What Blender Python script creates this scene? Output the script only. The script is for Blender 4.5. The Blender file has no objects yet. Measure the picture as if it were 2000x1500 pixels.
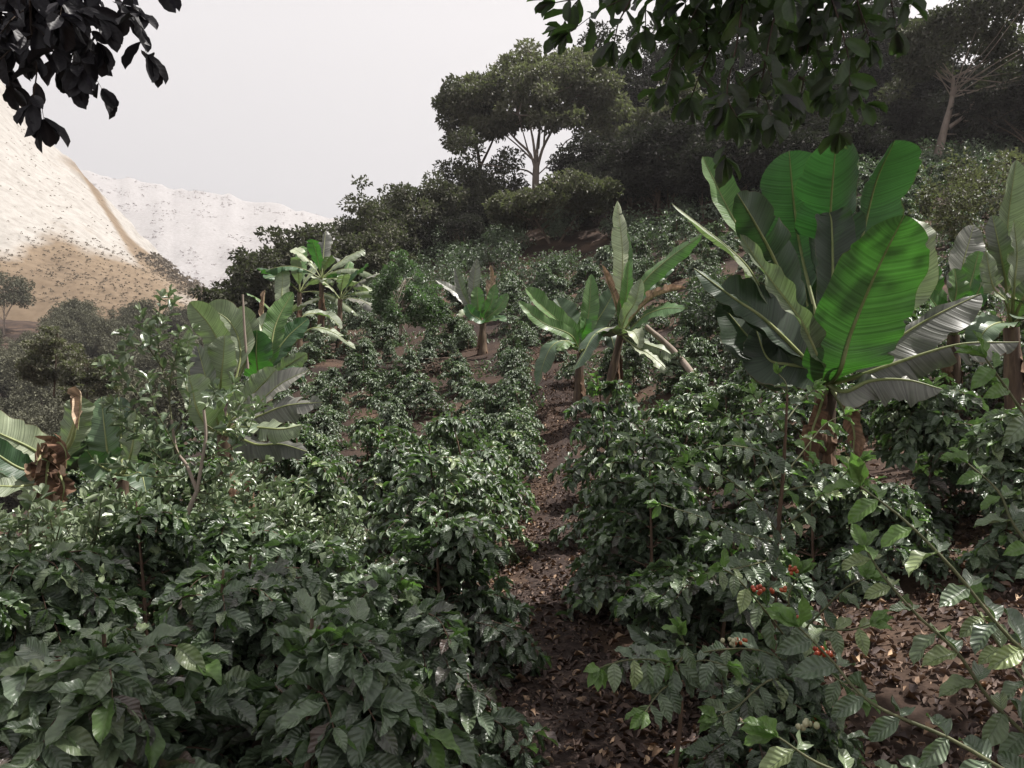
import bpy, math, random
import numpy as np
from mathutils import Vector
PI = math.pi
rng = np.random.default_rng(7)
random.seed(7)
SC = bpy.context.scene
COL = SC.collection
CAMH, F, HOR = 1.6, 1500.0, 800.0

# ------------------------------------------------------------------ basics
def W(u, v, Y):
    """world point seen at picture position u, v at depth Y"""
    return np.array([(u - 1000.0) / F * Y, Y, CAMH + (HOR - v) / F * Y])

def nz(v):
    v = np.asarray(v, float)
    return v / (np.linalg.norm(v, axis=-1, keepdims=True) + 1e-9)

def spline(pts, n):
    p = np.asarray(pts, float)
    if len(p) == 2:
        t = np.linspace(0, 1, n)[:, None]
        return p[0] * (1 - t) + p[1] * t
    P = np.vstack([2 * p[0] - p[1], p, 2 * p[-1] - p[-2]])
    k = len(p) - 1
    out = []
    for s in np.linspace(0, k, n):
        i = min(int(s), k - 1); t = s - i
        a, b, c, d = P[i], P[i + 1], P[i + 2], P[i + 3]
        out.append(.5 * ((2 * b) + (c - a) * t + (2 * a - 5 * b + 4 * c - d) * t * t + (3 * b - a - 3 * c + d) * t ** 3))
    return np.array(out)

def empty(name, loc=(0, 0, 0), rz=0.0):
    o = bpy.data.objects.new(name, None); COL.objects.link(o)
    o.location = [float(q) for q in loc]; o.rotation_euler = (0, 0, rz); o.empty_display_size = .2
    return o

def tag(o, label=None, cat=None, group=None, kind=None):
    if label: o['label'] = label
    if cat: o['category'] = cat
    if group: o['group'] = group
    if kind: o['kind'] = kind
    return o

class MB:
    """collects geometry for ONE mesh object"""
    def __init__(s):
        s.v = []; s.f4 = []; s.f3 = []; s.uv = []; s.var = []; s.n = 0; s.m4 = []; s.m3 = []
    def grid(s, P, uv=None, var=0.5, mi=0, wrap=False):
        P = np.asarray(P, float); a, b = P.shape[:2]
        idx = np.arange(a * b).reshape(a, b) + s.n
        if wrap:
            j = np.arange(b); k = (j + 1) % b
        else:
            j = np.arange(b - 1); k = j + 1
        q = np.stack([idx[:-1][:, j], idx[:-1][:, k], idx[1:][:, k], idx[1:][:, j]], -1).reshape(-1, 4)
        s.v.append(P.reshape(-1, 3)); s.f4.append(q); s.m4.append(np.full(len(q), mi))
        if uv is None:
            uu, vv = np.meshgrid(np.linspace(0, 1, b), np.linspace(0, 1, a)); uv = np.stack([uu, vv], -1)
        s.uv.append(np.asarray(uv, float).reshape(-1, 2)); s.var.append(np.full(a * b, var) if np.isscalar(var) else np.asarray(var).reshape(-1))
        s.n += a * b
    def tube(s, path, rad, k=6, var=0.5, mi=0):
        path = np.asarray(path, float); n = len(path)
        rad = np.broadcast_to(np.asarray(rad, float), (n,)) if np.ndim(rad) else np.full(n, rad)
        T = nz(np.gradient(path, axis=0))
        up = np.array([0, 0, 1.0]); 
        A = np.cross(T, up); bad = np.linalg.norm(A, axis=1) < .2
        A[bad] = np.cross(T[bad], np.array([1.0, 0, 0])); A = nz(A)
        for i in range(1, n):
            if A[i] @ A[i - 1] < 0: A[i] = -A[i]
        B = np.cross(T, A)
        th = np.arange(k) / k * 2 * PI
        R = path[:, None] + rad[:, None, None] * (A[:, None] * np.cos(th)[None, :, None] + B[:, None] * np.sin(th)[None, :, None])
        s.grid(R, var=var, mi=mi, wrap=True)
    def inst(s, tmpl, O, D, N, L, Wd, bend, var, mi=0):
        """many copies of a leaf template: origins, directions, normals, lengths, widths"""
        V, Q, UV = tmpl
        O = np.asarray(O, float)
        if len(O) == 0: return
        D = nz(D); S = nz(np.cross(D, N)); N = np.cross(S, D)
        L = np.asarray(L)[:, None]; Wd = np.asarray(Wd)[:, None]; bend = np.asarray(bend, float)[:, None]; bend = np.where(np.abs(bend) < 1e-3, 1e-3, bend)
        x = V[None, :, 0] * Wd; y = V[None, :, 1]; z = V[None, :, 2] * L
        # bend the blade along an arc
        a = bend * y
        yy = np.sin(a) / bend * L; zz = -(1 - np.cos(a)) / bend * L
        P = O[:, None] + S[:, None] * x[..., None] + D[:, None] * (yy + z * np.sin(a))[..., None] + N[:, None] * (zz + z * np.cos(a))[..., None]
        m, k = P.shape[:2]
        q = (Q[None] + (np.arange(m) * k)[:, None, None] + s.n).reshape(-1, 4)
        s.v.append(P.reshape(-1, 3)); s.f4.append(q); s.m4.append(np.full(len(q), mi))
        s.uv.append(np.broadcast_to(UV[None], (m, k, 2)).reshape(-1, 2))
        s.var.append(np.repeat(np.asarray(var, float), k)); s.n += m * k
    def build(s, name, mats, parent=None, smooth=True):
        me = bpy.data.meshes.new(name)
        V = np.concatenate(s.v).astype(np.float32); Q = np.concatenate(s.f4).astype(np.int32)
        me.vertices.add(len(V)); me.vertices.foreach_set('co', V.ravel())
        me.loops.add(Q.size); me.loops.foreach_set('vertex_index', Q.ravel())
        me.polygons.add(len(Q)); me.polygons.foreach_set('loop_start', np.arange(len(Q), dtype=np.int32) * 4)
        if not isinstance(mats, (list, tuple)): mats = [mats]
        for m in mats: me.materials.append(m)
        if len(mats) > 1: me.polygons.foreach_set('material_index', np.concatenate(s.m4).astype(np.int32))
        uvl = me.uv_layers.new(name='UVMap'); UV = np.concatenate(s.uv).astype(np.float32)
        uvl.data.foreach_set('uv', UV[Q.ravel()].ravel())
        at = me.attributes.new('var', 'FLOAT', 'POINT'); at.data.foreach_set('value', np.concatenate(s.var).astype(np.float32))
        me.update(calc_edges=True)
        if smooth: me.polygons.foreach_set('use_smooth', np.ones(len(Q), dtype=bool))
        o = bpy.data.objects.new(name, me); COL.objects.link(o)
        if parent is not None: o.parent = parent
        return o

def copy_tree(o, parent=None):
    c = o.copy(); COL.objects.link(c); c.parent = parent
    for ch in [x for x in o.children]: copy_tree(ch, c)
    return c

def leaf_template(ns, na, shape, fold=.25, wav=.03, rib=0.0, nrib=7):
    t = np.linspace(0, 1, ns); a = np.linspace(-1, 1, na)
    w = np.interp(t, shape[0], shape[1])
    V = []
    for i in range(ns):
        for j in range(na):
            x = a[j] * w[i]
            z = abs(a[j]) * w[i] * fold * .5 + wav * math.sin(t[i] * 15 + (2 if a[j] > 0 else 0)) * abs(a[j]) ** 2 * (1 if w[i] > .05 else 0)
            z += rib * math.sin((t[i] - abs(a[j]) * .12) * nrib * 2 * PI) * (.5 if 0 < abs(a[j]) else 0) * (w[i] * 2)
            V.append((x * .5, t[i], z))
    idx = np.arange(ns * na).reshape(ns, na)
    Q = np.stack([idx[:-1, :-1], idx[:-1, 1:], idx[1:, 1:], idx[1:, :-1]], -1).reshape(-1, 4)
    uu, vv = np.meshgrid((a + 1) / 2, t)
    return np.array(V), Q, np.stack([uu, vv], -1).reshape(-1, 2)
OV = ([0, .08, .25, .45, .65, .82, .93, 1], [.04, .25, .82, 1, .88, .5, .18, .0])
OB = ([0, .06, .25, .5, .75, .9, .97, 1], [.05, .3, .75, 1, .95, .62, .3, .0])
LAN = ([0, .1, .35, .6, .85, 1], [.05, .4, 1, .85, .3, 0])
T_HI = leaf_template(15, 7, OV, .3, .05, .004, 7)
T_MID = leaf_template(6, 3, OV, .45, .03)
T_LO = leaf_template(3, 3, ([0, .5, 1], [.15, 1, .05]), .5, 0)
T_OB = leaf_template(9, 5, OB, .3, .02)
T_LAN = leaf_template(5, 3, LAN, .4, .02)
T_DEAD = leaf_template(5, 3, OV, .7, .1)

# ------------------------------------------------------------------ materials
GAIN = 1.7
def ramp(nt, stops):
    r = nt.nodes.new('ShaderNodeValToRGB'); e = r.color_ramp.elements
    while len(e) < len(stops): e.new(.5)
    for k, (p, c) in enumerate(stops):
        e[k].position = p; e[k].color = (*c, 1)
    return r

def leafmat(name, stops, rough=.4, trans=(.1, .22, .02), tf=.25, veins=0, spec=.5, vein_col=None, coat=0.0, objvar=.25, scale=30, mottled=.25, bumpk=.5, gain=GAIN):
    stops = [(p, tuple(min(.8, q * gain) for q in c)) for p, c in stops]
    m = bpy.data.materials.new(name); m.use_nodes = True; nt = m.node_tree; nt.nodes.clear(); L = nt.links.new
    N = nt.nodes.new
    out = N('ShaderNodeOutputMaterial'); bs = N('ShaderNodeBsdfPrincipled'); tr = N('ShaderNodeBsdfTranslucent'); mx = N('ShaderNodeMixShader')
    at = N('ShaderNodeAttribute'); at.attribute_name = 'var'
    oi = N('ShaderNodeObjectInfo')
    ad = N('ShaderNodeMath'); ad.operation = 'MULTIPLY_ADD'; ad.inputs[1].default_value = objvar; L(oi.outputs['Random'], ad.inputs[0]); 
    sb = N('ShaderNodeMath'); sb.operation = 'SUBTRACT'; L(at.outputs['Fac'], sb.inputs[0]); sb.inputs[1].default_value = objvar / 2; L(sb.outputs[0], ad.inputs[2])
    rp = ramp(nt, stops); L(ad.outputs[0], rp.inputs[0]); col = rp.outputs[0]
    tc = N('ShaderNodeTexCoord'); nz_ = N('ShaderNodeTexNoise'); nz_.inputs['Scale'].default_value = scale; nz_.inputs['Detail'].default_value = 3
    L(tc.outputs['Object'], nz_.inputs['Vector'])
    mr = N('ShaderNodeMapRange'); mr.inputs[1].default_value = .3; mr.inputs[2].default_value = .7; mr.inputs[3].default_value = 1 - mottled; mr.inputs[4].default_value = 1 + mottled
    L(nz_.outputs['Fac'], mr.inputs[0])
    mu = N('ShaderNodeVectorMath'); mu.operation = 'SCALE'; L(col, mu.inputs[0]); L(mr.outputs[0], mu.inputs['Scale']); col = mu.outputs[0]
    tm2 = N('ShaderNodeVectorMath'); tm2.operation = 'SCALE'
    if veins:
        uv = N('ShaderNodeUVMap'); uv.uv_map = 'UVMap'; sp = N('ShaderNodeSeparateXYZ'); L(uv.outputs[0], sp.inputs[0])
        c = N('ShaderNodeMath'); c.operation = 'SUBTRACT'; L(sp.outputs[0], c.inputs[0]); c.inputs[1].default_value = .5
        ab = N('ShaderNodeMath'); ab.operation = 'ABSOLUTE'; L(c.outputs[0], ab.inputs[0])
        # lateral veins
        k = N('ShaderNodeMath'); k.operation = 'MULTIPLY_ADD'; L(ab.outputs[0], k.inputs[0]); k.inputs[1].default_value = -.35 if veins < 20 else -.06; L(sp.outputs[1], k.inputs[2])
        s1 = N('ShaderNodeMath'); s1.operation = 'MULTIPLY'; L(k.outputs[0], s1.inputs[0]); s1.inputs[1].default_value = veins * 2 * PI
        sn = N('ShaderNodeMath'); sn.operation = 'SINE'; L(s1.outputs[0], sn.inputs[0])
        hv = sn.outputs[0]
        if veins >= 20:
            wn = N('ShaderNodeTexNoise'); wn.noise_dimensions = '1D'; wn.inputs['Scale'].default_value = veins * 1.3; wn.inputs['Detail'].default_value = 4; L(k.outputs[0], wn.inputs['W'])
            m2 = N('ShaderNodeMapRange'); m2.inputs[1].default_value = .3; m2.inputs[2].default_value = .7; m2.inputs[3].default_value = .72; m2.inputs[4].default_value = 1.28; L(wn.outputs['Fac'], m2.inputs[0])
            mu2 = N('ShaderNodeVectorMath'); mu2.operation = 'SCALE'; L(col, mu2.inputs[0]); L(m2.outputs[0], mu2.inputs['Scale']); col = mu2.outputs[0]
            hv = wn.outputs['Fac']
        bp = N('ShaderNodeBump'); bp.inputs['Strength'].default_value = bumpk; bp.inputs['Distance'].default_value = .004 if veins < 20 else .006
        L(hv, bp.inputs['Height']); L(bp.outputs[0], bs.inputs['Normal'])
        # midrib
        mr3 = N('ShaderNodeMapRange'); mr3.inputs[1].default_value = .012; mr3.inputs[2].default_value = .03; mr3.inputs[3].default_value = .8; mr3.inputs[4].default_value = 0; L(ab.outputs[0], mr3.inputs[0])
        mc = N('ShaderNodeMix'); mc.data_type = 'RGBA'; L(mr3.outputs[0], mc.inputs[0]); L(col, mc.inputs[6]); mc.inputs[7].default_value = (*(vein_col or (.2, .25, .1)), 1); col = mc.outputs[2]
        if veins >= 20:   # browned, dried margin
            en = N('ShaderNodeMath'); en.operation = 'MULTIPLY_ADD'; L(nz_.outputs['Fac'], en.inputs[0]); en.inputs[1].default_value = .06; L(ab.outputs[0], en.inputs[2])
            me_ = N('ShaderNodeMapRange'); me_.inputs[1].default_value = .518; me_.inputs[2].default_value = .532; me_.inputs[3].default_value = 0; me_.inputs[4].default_value = .85; L(en.outputs[0], me_.inputs[0])
            mb = N('ShaderNodeMix'); mb.data_type = 'RGBA'; L(me_.outputs[0], mb.inputs[0]); L(col, mb.inputs[6]); mb.inputs[7].default_value = (.16, .11, .06, 1); col = mb.outputs[2]
    L(col, bs.inputs['Base Color']); bs.inputs['Roughness'].default_value = rough; bs.inputs['Specular IOR Level'].default_value = spec
    if coat: bs.inputs['Coat Weight'].default_value = coat; bs.inputs['Coat Roughness'].default_value = .26
    tm = N('ShaderNodeMix'); tm.data_type = 'RGBA'; tm.blend_type = 'MULTIPLY'; tm.inputs[0].default_value = 1
    sc = N('ShaderNodeVectorMath'); sc.operation = 'SCALE'; sc.inputs['Scale'].default_value = 1.0
    L(mr.outputs[0], sc.inputs['Scale']); sc.inputs[0].default_value = trans; 
    if veins >= 20:
        L(m2.outputs[0], tm2.inputs['Scale']); L(sc.outputs[0], tm2.inputs[0]); L(tm2.outputs[0], tr.inputs['Color'])
    else: L(sc.outputs[0], tr.inputs['Color'])
    mx.inputs[0].default_value = tf; L(bs.outputs[0], mx.inputs[1]); L(tr.outputs[0], mx.inputs[2]); L(mx.outputs[0], out.inputs[0])
    return m

def plainmat(name, stops, rough=.85, scale=6, bump=.3, bdist=.02, detail=8, coords='Object', stretch=None, spec=.3):
    m = bpy.data.materials.new(name); m.use_nodes = True; nt = m.node_tree; L = nt.links.new; N = nt.nodes.new
    bs = nt.nodes['Principled BSDF']; tc = N('ShaderNodeTexCoord'); mp = N('ShaderNodeMapping'); L(tc.outputs[coords], mp.inputs[0])
    if stretch: mp.inputs['Scale'].default_value = stretch
    n = N('ShaderNodeTexNoise'); n.inputs['Scale'].default_value = scale; n.inputs['Detail'].default_value = detail; n.inputs['Roughness'].default_value = .65; L(mp.outputs[0], n.inputs['Vector'])
    rp = ramp(nt, stops); L(n.outputs['Fac'], rp.inputs[0]); L(rp.outputs[0], bs.inputs['Base Color']); bs.inputs['Roughness'].default_value = rough
    bs.inputs['Specular IOR Level'].default_value = spec
    bp = N('ShaderNodeBump'); bp.inputs['Strength'].default_value = bump; bp.inputs['Distance'].default_value = bdist; L(n.outputs['Fac'], bp.inputs['Height']); L(bp.outputs[0], bs.inputs['Normal'])
    return m

M = {}
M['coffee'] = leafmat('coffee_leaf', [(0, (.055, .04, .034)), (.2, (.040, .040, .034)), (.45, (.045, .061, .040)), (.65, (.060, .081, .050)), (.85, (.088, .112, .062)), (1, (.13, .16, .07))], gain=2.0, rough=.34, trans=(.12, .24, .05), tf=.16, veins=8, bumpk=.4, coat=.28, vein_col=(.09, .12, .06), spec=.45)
M['coffee_far'] = leafmat('coffee_leaf_distant', [(0, (.045, .038, .03)), (.2, (.04, .045, .032)), (.5, (.058, .074, .050)), (.8, (.085, .108, .07)), (1, (.14, .165, .10))], gain=1.9, coat=.1, rough=.5, trans=(.09, .18, .04), tf=.16, spec=.5, scale=4)
M['young'] = leafmat('young_coffee_leaf', [(0, (.04, .075, .025)), (1, (.08, .13, .04))], rough=.4, trans=(.14, .30, .05), tf=.3, bumpk=.2, veins=8, vein_col=(.14, .2, .07))
M['citrus'] = leafmat('citrus_leaf', gain=2.0, coat=.3, stops=[(0, (.035, .055, .025)), (.5, (.065, .088, .054)), (1, (.13, .155, .095))], rough=.38, trans=(.13, .2, .07), tf=.2, scale=14)
M['tree_leaf'] = leafmat('tree_leaf', [(0, (.024, .023, .019)), (.5, (.046, .045, .034)), (1, (.08, .077, .052))], spec=.25, rough=.7, trans=(.09, .12, .04), tf=.2, scale=.6, mottled=.35)
M['forest_leaf'] = leafmat('forest_leaf', [(0, (.024, .021, .022)), (.5, (.040, .037, .035)), (1, (.07, .066, .054))], gain=.9, spec=.15, rough=.8, trans=(.04, .055, .025), tf=.15, scale=.6, mottled=.35)
M['hazed_valley_leaf'] = leafmat('hazed_valley_tree_leaf', [(0, (.045, .044, .034)), (.5, (.07, .07, .05)), (1, (.105, .105, .07))], spec=.15, rough=.8, trans=(.1, .1, .06), tf=.15, scale=.5)  # lighter copy of the tree leaf, valley haze put into the colour
M['olive_leaf'] = leafmat('olive_tree_leaf', [(0, (.048, .048, .036)), (.5, (.098, .094, .070)), (1, (.17, .16, .115))], gain=1.15, spec=.25, rough=.5, trans=(.16, .2, .07), tf=.25, scale=.8)
M['green_leaf'] = leafmat('bright_tree_leaf', [(0, (.035, .048, .03)), (.5, (.065, .088, .052)), (1, (.12, .145, .09))], rough=.45, trans=(.12, .25, .06), tf=.25, scale=2)
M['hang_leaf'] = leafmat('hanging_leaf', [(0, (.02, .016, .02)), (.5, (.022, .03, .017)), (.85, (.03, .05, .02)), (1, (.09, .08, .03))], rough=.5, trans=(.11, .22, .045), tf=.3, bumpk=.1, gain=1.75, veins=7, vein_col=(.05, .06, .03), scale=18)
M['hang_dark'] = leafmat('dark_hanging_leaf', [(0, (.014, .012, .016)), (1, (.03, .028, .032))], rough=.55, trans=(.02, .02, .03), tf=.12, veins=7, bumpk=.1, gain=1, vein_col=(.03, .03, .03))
M['banana'] = leafmat('banana_leaf', bumpk=.9, stops=[(0, (.03, .055, .03)), (.5, (.045, .09, .04)), (1, (.10, .16, .06))], rough=.38, trans=(.04, .15, .015), tf=.38, veins=55, vein_col=(.16, .22, .07), scale=3, objvar=.35)
M['banana_deep'] = leafmat('deep_green_banana_leaf', [(0, (.022, .045, .026)), (.5, (.035, .07, .036)), (1, (.055, .10, .045))], rough=.36, trans=(.02, .085, .012), tf=.34, veins=55, vein_col=(.14, .19, .06), scale=3, bumpk=.9, coat=.2)
M['banana_pale'] = leafmat('pale_banana_leaf', gain=1.45, bumpk=1.0, stops=[(0, (.11, .13, .085)), (.5, (.17, .2, .13)), (1, (.27, .29, .2))], rough=.42, trans=(.18, .3, .08), tf=.22, veins=55, vein_col=(.3, .3, .2), scale=4, objvar=.3)
M['banana_dark'] = leafmat('shade_toned_banana_leaf', [(0, (.022, .032, .02)), (.5, (.03, .05, .028)), (1, (.05, .08, .04))], rough=.4, trans=(.04, .13, .02), tf=.12, veins=55, vein_col=(.09, .12, .05), scale=3)  # serves dark green leaves and inner ones with shade put into the colour
M['banana_grey'] = leafmat('ribbed_grey_banana_leaf', gain=1.25, bumpk=1.0, stops=[(0, (.07, .07, .062)), (.5, (.12, .12, .105)), (1, (.19, .185, .16))], rough=.42, trans=(.09, .2, .03), tf=.15, veins=30, vein_col=(.22, .2, .15), scale=4)
M['dead_leaf'] = leafmat('dead_banana_leaf', [(0, (.05, .028, .018)), (.5, (.13, .075, .048)), (1, (.26, .2, .145))], rough=.75, trans=(.16, .11, .07), tf=.14, veins=22, vein_col=(.25, .16, .1), scale=9, mottled=.5, spec=.2)
M['litter'] = leafmat('litter_leaf', [(0, (.022, .015, .014)), (.35, (.05, .034, .029)), (.65, (.09, .062, .048)), (.86, (.17, .11, .07)), (1, (.32, .23, .15))], rough=.7, trans=(.1, .05, .02), tf=.08, scale=30, objvar=0, spec=.3)
M['rib'] = plainmat('banana_midrib', [(.3, (.16, .2, .07)), (.7, (.3, .32, .15))], rough=.45, scale=8)
M['pseudostem'] = plainmat('banana_stem_skin', [(.25, (.03, .02, .016)), (.45, (.09, .06, .042)), (.6, (.17, .12, .08)), (.75, (.10, .10, .06))], rough=.7, scale=5, stretch=(2, 2, .35), bump=.6)
M['sheath'] = plainmat('dry_sheath', [(.3, (.07, .038, .025)), (.5, (.15, .088, .055)), (.75, (.28, .2, .13))], rough=.85, scale=7, stretch=(3, 3, .3), bump=.6)
M['bark'] = plainmat('bark', [(.3, (.06, .042, .032)), (.7, (.16, .115, .085))], rough=.9, scale=14, stretch=(1, 1, .3))
M['pale_bark'] = plainmat('pale_bark', [(.3, (.2, .16, .13)), (.7, (.38, .31, .26))], rough=.9, scale=3, stretch=(1, 1, .4))
M['twig'] = plainmat('twig', [(.3, (.06, .07, .03)), (.7, (.14, .14, .07))], rough=.6, scale=20)
M['twig_brown'] = plainmat('brown_twig', [(.3, (.03, .022, .018)), (.7, (.08, .055, .04))], rough=.8, scale=20)
M['stem_red'] = plainmat('coffee_stem', [(.3, (.06, .038, .027)), (.7, (.15, .095, .065))], rough=.8, scale=30, stretch=(1, 1, .4))
M['cherry'] = plainmat('ripe_cherry', [(.3, (.3, .03, .012)), (.7, (.42, .12, .03))], rough=.3, scale=12, bump=0, spec=.6)
M['green_cherry'] = plainmat('unripe_cherry', [(.3, (.25, .28, .14)), (.7, (.5, .45, .3))], rough=.35, scale=20, bump=0, spec=.6)

# ------------------------------------------------------------------ terrain
TY = np.array([0, 3, 5, 8, 11, 14, 17, 25, 35, 45, 65, 90, 115, 160, 260, 600], float)
TU = np.array([-1500, 0, 300, 450, 600, 750, 900, 1100, 1400, 1700, 2000, 3500], float)
TZ = np.array([
 [0, -.1, -.1, -.3, -.6, -1, -1.6, -3.5, -6, -9, -11, -8, 3, 20, 34, 60],
 [0, 0, 0, -.1, -.2, -.5, -.8, -2, -4.5, -7, -11, -7, 3, 20, 34, 60],
 [0, 0, 0, 0, .05, .05, .05, 0, -1.5, -3, -6, -4, 3, 17, 30, 60],
 [0, 0, 0, 0, .15, .3, .45, 1.6, 2.6, 3.0, 1.5, 0, 3, 12, 30, 60],
 [0, 0, 0, 0, .2, .5, .8, 3.1, 5.0, 6.6, 8.5, 6, 5, 10, 30, 60],
 [0, 0, 0, 0, .2, .55, 1.0, 3.2, 5.8, 8.6, 13, 13, 9, 10, 30, 60],
 [0, 0, 0, 0, .25, .6, 1.2, 3.4, 6.4, 9.9, 17, 22, 20, 18, 30, 60],
 [0, 0, 0, .1, .42, .95, 1.7, 3.9, 7.2, 11.3, 19.8, 29, 32, 30, 30, 60],
 [0, 0, .1, .4, .95, 1.7, 2.7, 5.6, 9.6, 13.8, 22, 32, 38, 40, 40, 60],
 [0, .08, .35, 1.05, 1.9, 2.9, 4.0, 7.3, 11.6, 15.8, 25, 35, 44, 50, 50, 60],
 [0, .15, .5, 1.3, 2.2, 3.2, 4.4, 7.8, 12.3, 16.8, 26, 37, 46, 52, 52, 60],
 [0, .2, .7, 1.7, 2.8, 4, 5.4, 9, 14, 19, 29, 40, 50, 56, 56, 60]])
def fbm(x, y, f=1.0, o=4, seed=0):
    r = 0; a = 1.0
    for k in range(o):
        s = seed * 1.7 + k * 2.3
        r = r + a * (np.sin(x * f + 1.9 * np.sin(y * f * .7 + s) + s) * np.cos(y * f * 1.1 + 1.7 * np.sin(x * f * .8 - s) + 2 * s))
        f *= 2.03; a *= .5
    return r
def Hgt(X, Y, rough=True):
    X = np.asarray(X, float); Y = np.asarray(Y, float)
    Yc = np.clip(Y, 0, 599.9); Yd = np.maximum(Yc, 4.0)
    u = np.clip(1000 + F * X / Yd, TU[0], TU[-1] - .01)
    i = np.clip(np.searchsorted(TU, u, side='right') - 1, 0, len(TU) - 2); a = (u - TU[i]) / (TU[i + 1] - TU[i]); a = a * a * (3 - 2 * a) * .5 + a * .5
    j = np.clip(np.searchsorted(TY, Yc, side='right') - 1, 0, len(TY) - 2); b = (Yc - TY[j]) / (TY[j + 1] - TY[j])
    z = (TZ[i, j] * (1 - a) + TZ[i + 1, j] * a) * (1 - b) + (TZ[i, j + 1] * (1 - a) + TZ[i + 1, j + 1] * a) * b
    if rough:
        z = z + .035 * fbm(X, Y, 1.3, 4) * np.clip(Yc / 4, 0, 1) + .22 * fbm(X, Y, .22, 3, 5) * np.clip((Yc - 12) / 30, 0, 1)
    return z
def G(u, Y):
    X = (u - 1000) / F * Y
    return np.array([X, Y, float(Hgt(X, Y))])

def sym(a, b, n):   # finer spacing near zero
    t = np.linspace(-1, 1, n); return np.sign(t) * (a * np.abs(t) + (b - a) * np.abs(t) ** 3.2)
gx = sym(18, 420, 341); gy = np.concatenate([np.linspace(-12, 1.5, 20)[:-1], 1.5 + (np.linspace(0, 1, 300) ** 2.4) * 560])
GX, GY = np.meshgrid(gx, gy)
g = MB(); g.grid(np.stack([GX, GY, Hgt(GX, GY)], -1))
def soil_mat():
    m = bpy.data.materials.new('soil'); m.use_nodes = True; nt = m.node_tree; L = nt.links.new; N = nt.nodes.new; bs = nt.nodes['Principled BSDF']
    tc = N('ShaderNodeTexCoord')
    n1 = N('ShaderNodeTexNoise'); n1.inputs['Scale'].default_value = .55; n1.inputs['Detail'].default_value = 6; L(tc.outputs['Object'], n1.inputs[0])
    n2 = N('ShaderNodeTexNoise'); n2.inputs['Scale'].default_value = 16; n2.inputs['Detail'].default_value = 10; n2.inputs['Roughness'].default_value = .75; L(tc.outputs['Object'], n2.inputs[0])
    vo = N('ShaderNodeTexVoronoi'); vo.inputs['Scale'].default_value = 26; L(tc.outputs['Object'], vo.inputs[0])
    r1 = ramp(nt, [(.35, (.03, .021, .018)), (.5, (.052, .035, .027)), (.65, (.10, .066, .047))]); L(n1.outputs[0], r1.inputs[0])
    r2 = ramp(nt, [(.3, (.35, .33, .33)), (.55, (1, 1, 1)), (.75, (1.9, 1.75, 1.6))]); L(n2.outputs[0], r2.inputs[0])
    mu = N('ShaderNodeMix'); mu.data_type = 'RGBA'; mu.blend_type = 'MULTIPLY'; mu.inputs[0].default_value = 1; L(r1.outputs[0], mu.inputs[6]); L(r2.outputs[0], mu.inputs[7])
    L(mu.outputs[2], bs.inputs['Base Color']); bs.inputs['Roughness'].default_value = .95; bs.inputs['Specular IOR Level'].default_value = .15
    ad = N('ShaderNodeMath'); ad.operation = 'MULTIPLY_ADD'; L(vo.outputs[0], ad.inputs[0]); ad.inputs[1].default_value = -.4; L(n2.outputs[0], ad.inputs[2])
    bp = N('ShaderNodeBump'); bp.inputs['Strength'].default_value = .9; bp.inputs['Distance'].default_value = .05; L(ad.outputs[0], bp.inputs[0]); L(bp.outputs[0], bs.inputs['Normal'])
    return m
M['soil'] = soil_mat()
tag(g.build('ground', M['soil']), kind='structure')

# worn path: a draped sheet
PTH = [(-.2, 0.3), (.3, 3.0), (.3, 4.5), (.22, 6.0), (.42, 8), (.62, 10), (.9, 12.5), (1.15, 15.2), (1.2, 18)]
pc = spline([(a, b, 0) for a, b in PTH], 160)
wd = np.interp(pc[:, 1], [0, 3, 6, 10, 16, 18], [.45, .42, .3, .2, .16, .1])
ac = np.linspace(-1, 1, 9)
Tn = nz(np.gradient(pc, axis=0)); Sd = np.stack([Tn[:, 1], -Tn[:, 0]], -1)
wj = wd * (1 + .25 * fbm(pc[:, 1], pc[:, 1] * 0, 3.1, 3))
PX = pc[:, 0, None] + Sd[:, 0, None] * ac * wj[:, None]; PY = pc[:, 1, None] + Sd[:, 1, None] * ac * wj[:, None]
g = MB(); g.grid(np.stack([PX, PY, Hgt(PX, PY) + .012 - .02 * np.abs(ac) ** 4], -1))
M['path'] = plainmat('trodden_earth', [(.3, (.02, .014, .013)), (.5, (.042, .030, .026)), (.7, (.09, .065, .052))], rough=.95, scale=22, bump=.9, bdist=.03, spec=.15)
tag(g.build('path', M['path']), kind='structure')
def path_x(Y): return np.interp(Y, pc[:, 1], pc[:, 0])

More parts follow.
